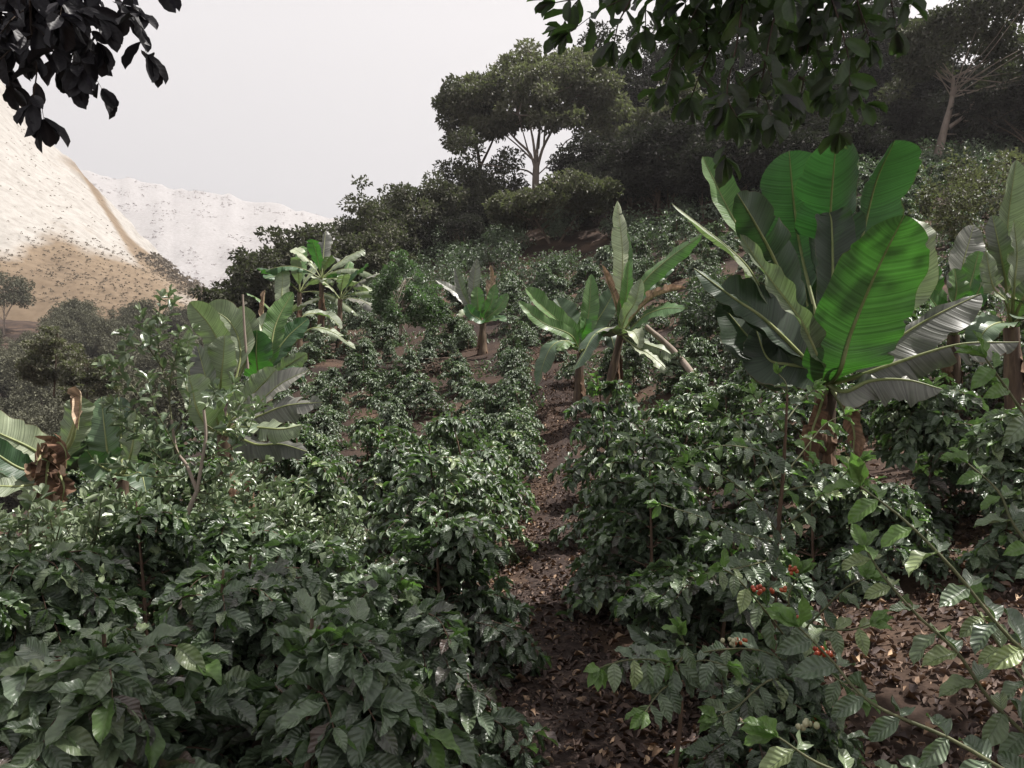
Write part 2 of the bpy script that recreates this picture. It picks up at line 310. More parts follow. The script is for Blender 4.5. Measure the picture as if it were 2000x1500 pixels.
# ------------------------------------------------------------------ mountains
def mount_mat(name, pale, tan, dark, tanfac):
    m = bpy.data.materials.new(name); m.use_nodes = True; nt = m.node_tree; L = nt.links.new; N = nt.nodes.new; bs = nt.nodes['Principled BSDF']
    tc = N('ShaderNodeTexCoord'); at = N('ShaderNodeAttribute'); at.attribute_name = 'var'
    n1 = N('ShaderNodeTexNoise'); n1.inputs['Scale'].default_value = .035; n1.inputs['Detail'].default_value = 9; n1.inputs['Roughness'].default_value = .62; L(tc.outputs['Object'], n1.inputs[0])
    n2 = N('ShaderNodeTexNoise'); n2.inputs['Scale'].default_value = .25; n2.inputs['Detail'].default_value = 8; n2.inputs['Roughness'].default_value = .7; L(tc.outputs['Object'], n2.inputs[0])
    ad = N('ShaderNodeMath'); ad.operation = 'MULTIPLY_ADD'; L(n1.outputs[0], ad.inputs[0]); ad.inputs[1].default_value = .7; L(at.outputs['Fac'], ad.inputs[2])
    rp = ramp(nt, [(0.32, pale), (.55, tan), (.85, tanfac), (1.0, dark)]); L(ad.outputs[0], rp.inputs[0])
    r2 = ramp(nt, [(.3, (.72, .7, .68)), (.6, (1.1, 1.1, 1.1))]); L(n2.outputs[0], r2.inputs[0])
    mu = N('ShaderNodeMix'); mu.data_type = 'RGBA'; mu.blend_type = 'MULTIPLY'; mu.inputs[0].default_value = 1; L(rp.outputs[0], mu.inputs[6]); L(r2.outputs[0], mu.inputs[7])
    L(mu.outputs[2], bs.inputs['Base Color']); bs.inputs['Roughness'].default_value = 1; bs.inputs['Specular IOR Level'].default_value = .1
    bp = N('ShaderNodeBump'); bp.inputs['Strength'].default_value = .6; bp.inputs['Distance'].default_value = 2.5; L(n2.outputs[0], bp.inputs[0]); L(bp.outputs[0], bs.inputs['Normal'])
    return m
us = np.linspace(-1500, 560, 260); ts = np.linspace(0, 1.35, 150)
RU = [-1500, -600, -200, 0, 50, 100, 150, 200, 250, 300, 350, 400, 440, 560]
RV = [-1300, -500, -50, 150, 215, 275, 318, 372, 425, 478, 535, 565, 600, 690]
ridge = np.interp(us, RU, RV)
UU, TT = np.meshgrid(us, ts)
RR = np.broadcast_to(ridge, UU.shape)
basev = 640 + 0 * UU
Yr = 380 - (UU < 0) * 0; Yb = 175.0
tt = np.minimum(TT, 1)
Ym = Yb + (Yr - Yb) * tt
Zb = CAMH + (HOR - basev) / F * Yb; Zr = CAMH + (HOR - RR) / F * Yr
Zm = Zb + (Zr - Zb) * tt ** .95
over = np.maximum(TT - 1, 0)
Ym = Ym + over * 260; Zm = Zm - over * 300
Xm = (UU - 1000) / F * Ym
gull = np.abs(fbm(Xm * .03 + Ym * .012, Ym * .022, 1.0, 4, 3)) 
amp = np.clip((1 - np.abs(tt - .5) * 1.5), .1, 1)
nearridge = np.clip((tt - .72) / .28, 0, 1)
Zm = Zm - gull * 1.2 * amp * (.3 + .7 * (TT < 1.0)) - 6 * np.abs(fbm(Xm * .09, Ym * .07, 1, 4, 8)) * nearridge * (tt < 1) + 1.2 * fbm(Xm, Ym, .06, 4, 2)
# slope colour: rocky rib just under the crest, tan scree, overexposed glare painted pale above
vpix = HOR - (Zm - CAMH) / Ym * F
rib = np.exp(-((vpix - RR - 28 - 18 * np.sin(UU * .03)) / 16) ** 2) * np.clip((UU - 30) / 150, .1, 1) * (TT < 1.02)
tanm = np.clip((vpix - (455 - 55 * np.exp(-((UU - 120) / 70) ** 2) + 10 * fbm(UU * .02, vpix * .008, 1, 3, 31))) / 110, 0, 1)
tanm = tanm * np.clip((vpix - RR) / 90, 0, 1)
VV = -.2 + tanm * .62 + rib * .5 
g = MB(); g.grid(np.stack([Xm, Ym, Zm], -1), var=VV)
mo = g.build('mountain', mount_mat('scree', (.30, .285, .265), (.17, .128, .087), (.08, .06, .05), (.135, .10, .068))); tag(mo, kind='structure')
# farther pale range
us2 = np.linspace(-800, 2600, 260); ts2 = np.linspace(0, 1.3, 90)
r2 = np.interp(us2, [-800, 0, 150, 260, 330, 450, 560, 640, 720, 900, 1200, 1700, 2600], [200, 300, 330, 350, 362, 382, 404, 425, 450, 520, 560, 600, 640]) + 5 * fbm(us2, us2 * 0, .05, 4, 2)
U2, T2 = np.meshgrid(us2, ts2); t2 = np.minimum(T2, 1); o2 = np.maximum(T2 - 1, 0)
Y2 = 560 + 700 * t2 + o2 * 600
X2 = (U2 - 1000) / F * Y2
Z2 = 20 + (CAMH + (HOR - r2[None]) / F * 1260 - 20) * t2 - o2 * 500 + 7 * fbm(X2 * .022, Y2 * .014, 1, 5, 6) * np.clip(1 - t2 * .6, 0, 1)
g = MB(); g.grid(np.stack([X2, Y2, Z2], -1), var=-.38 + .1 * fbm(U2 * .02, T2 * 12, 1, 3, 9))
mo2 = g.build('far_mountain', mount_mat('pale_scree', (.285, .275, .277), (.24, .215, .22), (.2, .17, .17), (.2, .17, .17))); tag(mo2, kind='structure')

def scrub(name, pts, size, mat, nl=26):
    g = MB(); pts = np.asarray(pts); n = len(pts)
    R = size[:, None] * (.35 + .65 * rng.random((n, nl)))
    d = nz(rng.normal(size=(n, nl, 3))); d[..., 2] = np.abs(d[..., 2]) * .8
    O = (pts[:, None] + d * R[..., None] * .8).reshape(-1, 3)
    D = nz(d.reshape(-1, 3) + rng.normal(size=(n * nl, 3)) * .5)
    g.inst(T_LO, O, D, nz(rng.normal(size=D.shape) + [0, 0, .5]), np.repeat(size, nl) * .9, np.repeat(size, nl) * .6, np.zeros(n * nl), rng.random(n * nl))
    return g.build(name, mat)
def on_grid(Xg, Yg, Zg, mask, n, clump=0):
    jj, ii = np.where(mask); k = rng.integers(0, len(jj), n)
    return np.stack([Xg[jj[k], ii[k]], Yg[jj[k], ii[k]], Zg[jj[k], ii[k]]], -1) + rng.normal(size=(n, 3)) * [2, 2, .2]
M['scree_scrub'] = leafmat('scree_scrub', [(0, (.06, .05, .038)), (1, (.13, .105, .075))], rough=.9, trans=(.08, .07, .04), tf=.1, scale=.3)
mk = (UU > -100) & (UU < 460) & (vpix > RR + 40) & (TT < .98) & (TT > .05)
p1 = on_grid(Xm, Ym, Zm, mk, 700); mk2 = mk & (tanm > .35); p2 = on_grid(Xm, Ym, Zm, mk2, 1500)
mk3 = (UU > 250) & (UU < 440) & (rib > .25) & (vpix > 500); p3 = on_grid(Xm, Ym, Zm, mk3, 450)
P = np.vstack([p1, p2, p3]); sz = np.concatenate([rng.uniform(.12, .36, len(p1)), rng.uniform(.14, .45, len(p2)), rng.uniform(.6, 1.6, len(p3))])
tag(scrub('mountain_scrub', P, sz, M['scree_scrub'], 14), 'small dark bushes dotted over the sunlit tan scree of the near mountain', 'scrub', kind='stuff')
dens = fbm(U2 * .045, T2 * 26, 1, 3, 12)
mk = (U2 > 180) & (U2 < 780) & (T2 < 1.0) & (T2 > .25) & (dens > .25)
P = on_grid(X2, Y2, Z2, mk, 2400); M['dist_scrub'] = leafmat('distant_scrub', [(0, (.125, .105, .11)), (1, (.19, .155, .16))], rough=.9, trans=(.2, .15, .12), tf=.1, scale=.1)
tag(scrub('far_mountain_scrub', P, rng.uniform(.5, 1.5, 2400), M['dist_scrub'], 9), 'faint flecks of scrub scattered over the pale far mountain', 'scrub', kind='stuff')

# ------------------------------------------------------------------ coffee bushes
def coffee_bush(h, r, nbr, step, leaf, tmpl, mat, ymat, seed, droop=.8, young=.06, stems=1):
    """one bush: an Empty > foliage, stem"""
    R = np.random.default_rng(seed)
    root = empty('coffee_bush'); fo = MB(); st = MB()
    O = []; D = []; Nn = []; Ls = []; Bd = []; Va = []; yg = []
    def leafadd(p, d, n, l, b, v, y=False):
        O.append(p); D.append(d); Nn.append(n); Ls.append(l); Bd.append(b); Va.append(v); yg.append(y)
    for sidx in range(stems):
        lean = R.normal(size=2) * .12 * (1 if stems == 1 else 2.5)
        top = np.array([lean[0] * h, lean[1] * h, h]); 
        sp = spline([(0, 0, -.12), (lean[0] * h * .3, lean[1] * h * .3, h * .45), top], 10)
        st.tube(sp, np.linspace(.018, .006, 10), 6)
        az = R.random() * 6.28
        nb = nbr // stems
        for k in range(nb):
            f = (k + .5) / nb; f = .05 + .93 * f ** .8; az += PI / 2 * .5 + PI / 2 * R.random() + (PI if k % 2 else 0)
            base = sp[min(int(f * 9), 9)] * 1.0; base = base + (top - base) * 0
            L = r * (1.05 - .72 * f ** 2.2) * R.uniform(.75, 1.12)
            up = .25 + .65 * f; d0 = np.array([math.cos(az), math.sin(az), up * .6]); dn = np.array([math.cos(az), math.sin(az), -.5])
            P = spline([base, base + d0 * L * .4, base + d0 * L * .4 + nz(d0 * .45 + dn * .4) * L * .35, base + d0 * L * .4 + nz(d0 * .45 + dn * .4) * L * .35 + nz(dn * 1.0 + [0, 0, -.3 * droop]) * L * .28], 14)
            st.tube(P, np.linspace(.006, .002, 14), 3)
            seg = np.linalg.norm(np.diff(P, axis=0), axis=1); cum = np.concatenate([[0], np.cumsum(seg)]); tot = cum[-1]
            s = .06 * L if f > .5 else .22 * L
            bv = R.normal() * .07
            while s < tot:
                i = min(np.searchsorted(cum, s), 13); p = P[i]; T = nz(P[min(i + 1, 13)] - P[max(i - 1, 0)])
                S = nz(np.cross(T, [0, 0, 1]))
                for sg in (-1, 1):
                    d = nz(S * sg * .9 + T * R.uniform(.3, .9) + np.array([0, 0, -1]) * R.uniform(-.35, .8) * droop + R.normal(size=3) * .3)
                    n = nz(np.array([0, 0, 1.0]) + np.array([math.cos(az), math.sin(az), 0]) * .35 + R.normal(size=3) * .42)
                    ll = leaf * R.uniform(.65, 1.15)
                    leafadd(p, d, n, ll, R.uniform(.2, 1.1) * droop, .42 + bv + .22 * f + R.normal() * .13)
                s += step * R.uniform(.8, 1.25)
            for q in range(3):   # tip leaves
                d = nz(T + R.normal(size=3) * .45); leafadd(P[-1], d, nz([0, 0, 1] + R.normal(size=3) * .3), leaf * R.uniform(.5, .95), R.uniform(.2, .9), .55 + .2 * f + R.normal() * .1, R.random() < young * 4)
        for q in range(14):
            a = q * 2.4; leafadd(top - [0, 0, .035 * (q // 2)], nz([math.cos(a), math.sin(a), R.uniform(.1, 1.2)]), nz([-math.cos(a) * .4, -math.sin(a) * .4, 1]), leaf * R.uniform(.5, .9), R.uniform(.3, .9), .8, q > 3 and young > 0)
    O, D, Nn, Ls, Bd, Va, yg = map(np.array, (O, D, Nn, Ls, Bd, Va, yg))
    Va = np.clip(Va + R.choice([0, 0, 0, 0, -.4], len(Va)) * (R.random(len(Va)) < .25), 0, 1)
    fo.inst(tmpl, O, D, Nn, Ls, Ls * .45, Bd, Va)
    fo.m4[-1] = np.repeat(yg.astype(int), len(tmpl[1]))
    fo.build('foliage', [mat, ymat], root); st.build('stem', M['stem_red'], root)
    return root

def coffee_variants(n, **k):
    return [coffee_bush(seed=100 + 17 * i + 7 * n, **{q: (v[i % len(v)] if isinstance(v, list) else v) for q, v in k.items()}) for i in range(n)]
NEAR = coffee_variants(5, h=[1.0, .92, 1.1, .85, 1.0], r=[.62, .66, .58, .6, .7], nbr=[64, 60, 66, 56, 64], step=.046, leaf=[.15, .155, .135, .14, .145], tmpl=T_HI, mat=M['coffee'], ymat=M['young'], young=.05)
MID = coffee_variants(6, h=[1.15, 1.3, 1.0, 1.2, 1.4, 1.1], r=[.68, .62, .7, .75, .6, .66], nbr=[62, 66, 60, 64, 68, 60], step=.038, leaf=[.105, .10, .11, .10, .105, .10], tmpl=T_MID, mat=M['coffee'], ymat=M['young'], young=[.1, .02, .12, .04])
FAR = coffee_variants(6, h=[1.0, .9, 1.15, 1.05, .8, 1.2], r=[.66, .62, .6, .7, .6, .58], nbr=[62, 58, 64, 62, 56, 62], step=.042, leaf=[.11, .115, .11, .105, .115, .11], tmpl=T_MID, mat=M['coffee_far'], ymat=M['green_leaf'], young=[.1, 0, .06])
bushes = []; used = set(); placed = []
def place_coffee(fam, i, p, s, rz, label, group, cat='coffee bush', sz=None):
    src = fam[i % len(fam)]
    key = src.name
    o = src if key not in used else copy_tree(src)
    used.add(key)
    o.location = [float(q) for q in p]; o.rotation_euler = (random.uniform(-.06, .06), random.uniform(-.06, .06), rz); o.scale = (s, s, s * (sz or 1))
    tag(o, label, cat, group); bushes.append(o); placed.append((p[0], p[1])); return o

NEARLIST = [  # u, Y, variant, scale, label
 (600, 2.3, 0, .98, 'large-leaved coffee bush at the bottom left of the path, broad ribbed glossy leaves'),
 (205, 2.5, 1, 1.02, 'shadowy coffee bush at the lower left, bluish sheen on its upper leaves'),
 (-110, 2.7, 2, 1.0, 'coffee bush cut by the left edge at the bottom of the photo'),
 (790, 3.5, 3, 1.0, 'rounded coffee bush on the left brink of the path, leaves drooping towards litter'),
 (420, 2.9, 2, .9, 'coffee bush squeezed between the ribbed large-leaved bush and the bluish one'),
 (440, 3.3, 4, .98, 'coffee bush one rank behind the gap between the two front bushes'),
 (40, 3.6, 0, 1.0, 'coffee bush near the left edge with pale violet leaves on top'),
 (660, 4.4, 1, 1.02, 'dark coffee bush in the second rank left of the path'),
 (290, 4.6, 2, .95, 'coffee bush below the forked pale stem of the citrus shrub'),
 (860, 4.9, 4, .95, 'coffee bush leaning over the path where it narrows'),
 (480, 5.6, 3, 1.0, 'coffee bush below the left clump of banana leaves, third rank from the front'),
 (1270, 5.3, 2, 1.0, 'coffee bush on the right of the path in deep shade'),
 (1400, 4.1, 1, .95, 'dark coffee bush right of the path, leafy down to the litter'),
 (1330, 7.0, 4, 1.0, 'taller coffee bush on the right bank of the path behind the shaded one'),
 (1480, 2.95, 3, .72, 'low coffee bush with orange-red cherries above the brown litter at the lower right'),
 (1820, 6.3, 0, 1.1, 'dark bushy coffee plant on the red soil right of the big banana plant'),
 (1990, 5.2, 2, 1.0, 'coffee bush at the right edge above the litter slope'),
 (1590, 5.5, 2, .85, 'coffee bush just in front of the big banana stem'),
 (1700, 5.4, 4, .7, 'small grey-leaved coffee bush at the foot of the big banana plant'),
]
for q, (u, Y, vi, s, lab) in enumerate(NEARLIST):
    cb = place_coffee(NEAR, vi, G(u, Y) - [0, 0, .02], s, q * 1.9, lab, 'coffee bushes beside the path')
    if vi == 3 and s == .72: cherrybush = cb

def zone_label(u, Y):
    if Y < 8.5:
        if u < 560: return 'coffee bush crowded in the shade below the left clump of banana leaves', 'coffee bushes under the left bananas'
        if u < 1090: return 'leafy dark coffee bush packed in the rows left of the narrowing path', 'coffee bushes left of the path'
        if u < 1560: return 'coffee bush packed in the thicket between the path and the big banana plant', 'coffee bushes between path and big banana'
        return 'coffee bush on the red slope right of the big banana stem', 'coffee bushes right of the big banana'
    if Y < 15:
        if u < 700: return 'round coffee bush in the field below the cluster of pale drooping banana leaves', 'coffee bushes below the far banana cluster'
        if u < 1100: return 'bright-topped coffee bush in the field left of the middle banana stem', 'coffee bushes left of the middle banana stem'
        if u < 1560: return 'coffee bush on the slope between the leaning pole and the path', 'coffee bushes below the leaning pole'
        return 'coffee bush behind the big banana plant on the right slope', 'coffee bushes behind the big banana'
    if Y < 30:
        if u < 860: return 'small round coffee bush on the bare soil rows around the light green round tree', 'coffee bushes around the light green tree'
        if u < 1150: return 'small round coffee bush on the reddish bare soil near the small distant banana plant', 'coffee bushes near the small distant banana'
        if u < 1560: return 'small coffee bush on the slope above and beside the leaning pole', 'coffee bushes above the leaning pole'
        return 'small coffee bush on the upper right slope behind the far right banana leaves', 'coffee bushes on the upper right slope'
    if u < 900: return 'distant coffee bush high on the slope under the rounded hillside trees', 'coffee bushes under the hillside trees'
    if u < 1250: return 'distant coffee bush below the flat-topped pale green tree', 'coffee bushes below the flat-topped tree'
    return 'distant coffee bush at the edge of the dark forest', 'coffee bushes at the forest edge'
BLOCK = [(480, 8.5, .8), (1610, 6.5, .55), (1130, 16.9, 1.2), (1178, 15.6, .8), (942, 25, 1.1), (785, 24, 1.0), (120, 6.2, .6), (1860, 9, .5), (1080, 42, 2.5), (600, 29, 2.2), (1330, 14, .5)]
cnt = 0; BAND = {}
Yrow = 6.2; row = 0
farpts = []
while Yrow < 62:
    sp = 1.15 if Yrow < 12 else (1.3 if Yrow < 15 else (1.3 if Yrow < 30 else 1.9))
    umax = 2080 if Yrow < 12 else 1980
    umin = -60 if Yrow < 8 else (150 if Yrow < 12 else (380 if Yrow < 17 else (500 if Yrow < 30 else 560)))
    xs = []
    px0 = path_x(min(Yrow, 27)) + (0 if Yrow < 15.5 else random.uniform(-1, 1)); off = .72 if Yrow < 15.5 else .55
    xr = px0 + off + random.random() * .25
    while xr < (umax - 1000) / F * Yrow: xs.append(xr); xr += sp
    xr = px0 - off - random.random() * .25
    while xr > (umin - 1000) / F * Yrow: xs.append(xr); xr -= sp
    for x in xs:
        jx = .06 if abs(x - px0) < 1.15 and Yrow < 15.5 else .42
        X = x + random.uniform(-jx, jx) * sp; Y = Yrow + random.uniform(-.36, .36) * sp; u = 1000 + F * X / Y
        if random.random() < .06: continue
        if Y < 16 and abs(X - path_x(Y)) < (.58 if Y < 11 else .46): continue
        if any((X - (bu - 1000) / F * bY) ** 2 + (Y - bY) ** 2 < br ** 2 for bu, bY, br in BLOCK): continue
        if any((X - a) ** 2 + (Y - b) ** 2 < .72 ** 2 for a, b in placed[:len(NEARLIST)]): continue
        if 1640 < u < 2050 and Y < 9 and random.random() < .6: continue
        if u > 1560 and 12 < Y < 24 and random.random() < .45: continue
        if 760 < u < 1060 and 17 < Y < 30 and random.random() < .06: continue
        if Y > 45 and u > 1120: continue
        BAND[int(Y // 5)] = BAND.get(int(Y // 5), 0) + 1
        if cnt >= 283 or Y > 36: farpts.append((u, Y)); continue
        lab, grp = zone_label(u, Y)
        fam = NEAR if Y < 5.2 and u < 1200 else (MID if Y < 13 else FAR)
        s = random.uniform(.88, 1.15) * (1 if Y < 11 else .82 if Y < 30 else 1.0) * (1 if Y < 14 else (1.0 if Y < 30 else 1.15))
        if u < 450 and Y > 6: s *= .9
        place_coffee(fam, random.randrange(6), G(u, Y), s, random.random() * 6.28, lab, grp, sz=random.uniform(.9, 1.15)); cnt += 1
    Yrow += sp * .92; row += 1
print('BAND', BAND, cnt)
FARSTUFF = farpts
def far_rows(pts):
    g = MB(); R = np.random.default_rng(55); cen = []; rad = []
    for u, Y in pts:
        p = G(u, Y); r = R.uniform(.6, 1.0) * (1 + (Y - 28) * .012)
        for k in range(5):
            a = R.random() * 6.28; cen.append(p + [r * .5 * math.cos(a), r * .5 * math.sin(a), r * R.uniform(.35, 1.0)]); rad.append(r * R.uniform(.45, .75))
    cen = np.array(cen); rad = np.array(rad); crown_leaves(g, cen, rad, 70, .17, T_LO, R, .85, hang=.5)
    tag(g.build('coffee_rows', M['coffee_far']), 'mass of far coffee bushes covering the upper slope below the skyline trees', 'coffee rows', kind='stuff')

# ------------------------------------------------------------------ bananas
def blade(g, path, wL, wR, nrm, fL=.25, fR=.25, curlL=.0, curlR=.0, tears=0, seed=0, ripple=.015, t0=0.1, m=7, droopT=.5, var=.5, prof=None, n=56):
    """leaf blade along a midrib; halves fold by fL/fR (up +, down -) and curl further outward"""
    R = np.random.default_rng(seed)
    C = spline(path, n); T = nz(np.gradient(C, axis=0)); t = np.linspace(0, 1, n)
    Nh = np.asarray(nrm, float)
    if Nh.ndim == 1: Nh = np.broadcast_to(Nh, T.shape)
    S = nz(np.cross(T, Nh)); Nv = np.cross(S, T)
    tb = np.clip((t - t0) / (1 - t0), 0, 1)
    pr = (np.clip(tb / .22, 0, 1) ** .8) * np.clip(1 - np.clip((tb - .66) / .34, 0, 1) ** 2.3, 0, 1) ** .72
    pr = pr * (.86 + .14 * np.sin(PI * np.clip(tb, 0, 1)))
    if prof is not None: pr = pr * np.interp(tb, prof[0], prof[1])
    ln = np.linalg.norm(C[-1] - C[0])
    for sg, Wd, f, cl in ((-1, wL, fL, curlL), (1, wR, fR, curlR)):
        if Wd <= 0: continue
        nt_ = R.poisson(tears) if tears else 0
        br = np.sort(R.uniform(t0 + .08, .97, nt_)) if nt_ else []
        edges = np.concatenate([[t0], br, [1.0]])
        for k in range(len(edges) - 1):
            a, b = edges[k], edges[k + 1]
            if b - a < .012: continue
            ns = max(3, int((b - a) * n) + 2); tt_ = np.linspace(a, b, ns)
            c = np.stack([np.interp(tt_, t, C[:, q]) for q in range(3)], -1); s_ = nz(np.stack([np.interp(tt_, t, S[:, q]) for q in range(3)], -1))
            nv = nz(np.stack([np.interp(tt_, t, Nv[:, q]) for q in range(3)], -1)); tv = nz(np.stack([np.interp(tt_, t, T[:, q]) for q in range(3)], -1))
            w = np.interp(tt_, t, pr) * Wd
            loc = (tt_ - a) / (b - a)
            if nt_: w = w * (1 - .10 * np.abs(loc * 2 - 1) ** 3 * R.uniform(.3, 1.5)) * R.uniform(.88, 1.03)
            ff = f + (R.normal() * .22 - droopT * R.random() * .5 if nt_ else 0)
            cc = cl + (R.normal() * .5 - droopT * R.random() if nt_ else 0)
            A = np.linspace(0, 1, m)
            shear = -.0 + (.25 * Wd * A ** 1.5)[None] * 1.0
            ang = ff + cc * A                                  # running angle of the section
            dx = np.cos(ang); dz = np.sin(ang)
            X = np.concatenate([[0], np.cumsum((dx[1:] + dx[:-1]) / 2)]) / (m - 1); Z = np.concatenate([[0], np.cumsum((dz[1:] + dz[:-1]) / 2)]) / (m - 1)
            rp = ripple * (np.sin(tt_ * 23 + seed + sg) + .6 * np.sin(tt_ * 51 + 2 * seed))[:, None] * (A ** 2)[None] * np.clip(w / (Wd + 1e-6), 0, 1)[:, None] + .004 * np.sin(tt_ * 66 + seed)[:, None] * (A * (1 - .3 * A))[None]
            ntc = np.clip(np.sin(tt_ * 17 + seed * 1.3 + sg) * np.sin(tt_ * 41 + seed) - .55, 0, 1) * .35
            wav = 1 + (.02 * np.sin(tt_ * 40 + seed * 3) - ntc)[:, None] * A[None] ** 3
            P = c[:, None] + s_[:, None] * sg * (w[:, None] * X[None] * wav)[..., None] + nv[:, None] * (w[:, None] * Z[None] + rp)[..., None] + tv[:, None] * (shear * (w / (Wd + 1e-6))[:, None] * (1 - loc[:, None] * 0))[..., None]
            uu = .5 + sg * .5 * np.broadcast_to(A[None], P.shape[:2]); vv = np.broadcast_to(((tt_ - t0) / (1 - t0))[:, None], P.shape[:2])
            if sg < 0: P = P[:, ::-1]; uu = uu[:, ::-1]; vv = vv[:, ::-1]
            g.grid(P, np.stack([uu, vv], -1), var=np.clip(var + R.normal() * .05, 0, 1))
    return C
def px(lst, Y0=None):
    return [W(*q) if len(q) == 3 else W(q[0], q[1], Y0) for q in lst]

def bleaf(root, path, wL, wR, nrm=(0, -1, .3), mat='banana', rib=.014, name='leaf', label=None, ribmat='rib', **k):
    if mat == 'dead_leaf':
        for q in ('fL', 'fR', 'curlL', 'curlR'): k[q] = k.get(q, 0) + .75
    g = MB(); C = blade(g, path, wL, wR, nrm, **k)
    o = g.build(name, M[mat], root); 
    if label: o['label'] = label
    r = MB(); n = len(C); C2 = C - 0; r.tube(C2, np.linspace(rib * 1.8, rib * .25, n), 6)
    mr = r.build('midrib', M[ribmat], o)
    return o
def stem(root, path, r0, r1, sheaths=5, seed=0, mat='pseudostem', name='pseudostem'):
    R = np.random.default_rng(seed); C = spline(path, 24); g = MB()
    rr = np.linspace(r0, r1, 24) * (1 + .05 * np.sin(np.linspace(0, 14, 24)))
    g.tube(C, rr, 14, var=.5)
    o = g.build(name, M[mat], root)
    if sheaths:
        h = MB()
        for k in range(sheaths):
            a = R.random() * 6.28; i0 = R.integers(6, 22); ln = R.uniform(.35, .75)
            d = np.array([math.cos(a), math.sin(a), 0]); p0 = C[i0] + d * rr[i0] * 1.02
            Ln = np.linalg.norm(C[-1] - C[0]) * ln
            pth = [p0, p0 + d * .03 + [0, 0, -Ln * .35], p0 + d * (.05 + .05 * R.random()) + [0, 0, -Ln * .7], p0 + d * .05 + [R.normal() * .03, 0, -Ln]]
            pth = [np.array([q[0], q[1], max(q[2], C[0][2] + .03)]) for q in pth]
            blade(h, pth, r0 * .8, r0 * .8, d, fL=-.5, fR=-.5, t0=0, seed=k + seed, ripple=.02, n=20, m=4)
        h.build('dry_sheath', M['sheath'], o)
    return o

# --- the big banana plant on the right
b = empty('banana_plant', G(1605, 6.5)); o0 = np.array(b.location)
tag(b, 'largest banana plant, with huge broad glowing green leaves, standing on the right slope', 'banana plant')
class Sub:   # paths are given in world space; parts sit in their thing's local space
    pass
def L_(lst, Y0=None, root=None): return [p - o0 for p in px(lst, Y0)]
stem(b, L_([(1603, 1010, 6.5), (1606, 880, 6.5), (1614, 760, 6.5)]) , .13, .085, 8, 3)
BB = L_([(1618, 750, 6.5)])[0]
def bl(lst, wl, wr, **k): return bleaf(b, [BB] + L_(lst), wl, wr, **k)
# back ones first
bl([(1632, 660, 6.7), (1684, 460, 6.8), (1712, 352, 6.6), (1748, 274, 6.3)], .27, .34, nrm=(.15, -1, -.4), mat='banana_deep', fL=.45, fR=.05, curlL=.5, seed=2, t0=.36, var=.5, label='upright leaf right of the tallest one, tip curled')
bl([(1600, 640, 6.6), (1566, 500, 6.9), (1551, 400, 6.8), (1541, 295, 6.6)], .32, .33, nrm=(-.1, -1, .1), mat='banana_deep', fL=.12, fR=.2, seed=3, t0=.38, var=.72, label='upright leaf at the back left with pale green patches')
bl([(1622, 660, 6.5), (1624, 560, 6.6), (1622, 425, 6.45), (1634, 264, 6.0)], .31, .335, nrm=(0, -1, -.4), mat='banana_deep', fL=.12, fR=-.02, curlL=.3, seed=4, t0=.42, ripple=.03, tears=1, droopT=.1, var=.4, label='tallest upright leaf in the middle with a notched tip')
bl([(1622, 640, 6.45), (1626, 540, 6.42), (1624, 440, 6.42), (1620, 415, 6.42)], .20, .18, nrm=(0, -1, .1), mat='banana_dark', fL=.5, fR=.5, seed=5, t0=.15, var=.2, label='dark young leaf in the shaded heart of the plant')
bl([(1632, 700, 6.7), (1650, 620, 6.9), (1668, 520, 7.0), (1690, 440, 7.0)], .2, .2, nrm=(0, -1, .2), mat='banana_dark', seed=21, t0=.1, var=.1)
bl([(1600, 700, 6.7), (1585, 640, 6.9), (1570, 560, 7.0), (1556, 500, 7.0)], .2, .2, nrm=(0, -1, .2), mat='banana_dark', seed=22, t0=.1, var=.1)
bl([(1600, 800, 6.25), (1585, 850, 6.2), (1580, 930, 6.2)], .10, .10, nrm=(-.3, -1, .3), mat='dead_leaf', tears=4, seed=23, t0=.1, var=.3, label='withered brown leaf hanging down the stem')
bl([(1650, 800, 6.2), (1668, 850, 6.15), (1664, 940, 6.15)], .09, .11, nrm=(.3, -1, .3), mat='dead_leaf', tears=4, seed=24, t0=.1, var=.6, label='dry brown leaf hanging on the right of the stem')
bl([(1720, 640, 6.45), (1782, 560, 6.35), (1790, 480, 6.2), (1772, 424, 6.3)], .10, .18, mat='banana_pale', tears=1, nrm=(.1, -1, .3), fL=.2, fR=.1, seed=6, t0=.3, var=.8, label='yellow-green leaf half hidden behind the brightest leaf')
bl([(1560, 640, 6.6), (1475, 500, 6.9), (1424, 412, 7.0), (1372, 306, 7.0)], .13, .17, nrm=(.5, -1, .3), mat='banana', fL=.1, fR=.5, seed=7, t0=.55, var=.9, label='narrow pale leaf at the upper left')
bl([(1560, 640, 6.3), (1518, 520, 6.1), (1480, 445, 5.9), (1440, 378, 5.7)], .17, .23, nrm=(.1, -1, .05), mat='banana_dark', fL=-.15, fR=.05, tears=3, seed=8, t0=.12, droopT=.2, var=.35, label='dark leaf with a torn left margin')
bl([(1575, 700, 6.3), (1490, 570, 6.2), (1440, 500, 6.2), (1312, 398, 6.2)], .12, .10, nrm=(.3, -1, .6), mat='banana_pale', fL=.7, fR=-.3, seed=9, t0=.35, var=.6, tears=1, label='pale folded leaf pointing to the upper left')
bl([(1597, 700, 5.95), (1562, 625, 5.8), (1500, 540, 5.85), (1445, 458, 5.95)], .12, .10, nrm=(.5, -1, .5), mat='banana_pale', fL=.3, fR=.9, curlR=.7, seed=10, t0=.1, var=.25, ripple=.03, label='pale curled leaf left of the brightest leaf')
bl([(1560, 690, 6.1), (1491, 622, 6.0), (1430, 580, 6.0), (1355, 524, 6.0)], .12, .10, nrm=(0, -1, 1.2), mat='banana_dark', fL=-.3, fR=-.3, seed=11, t0=.2, var=.3)
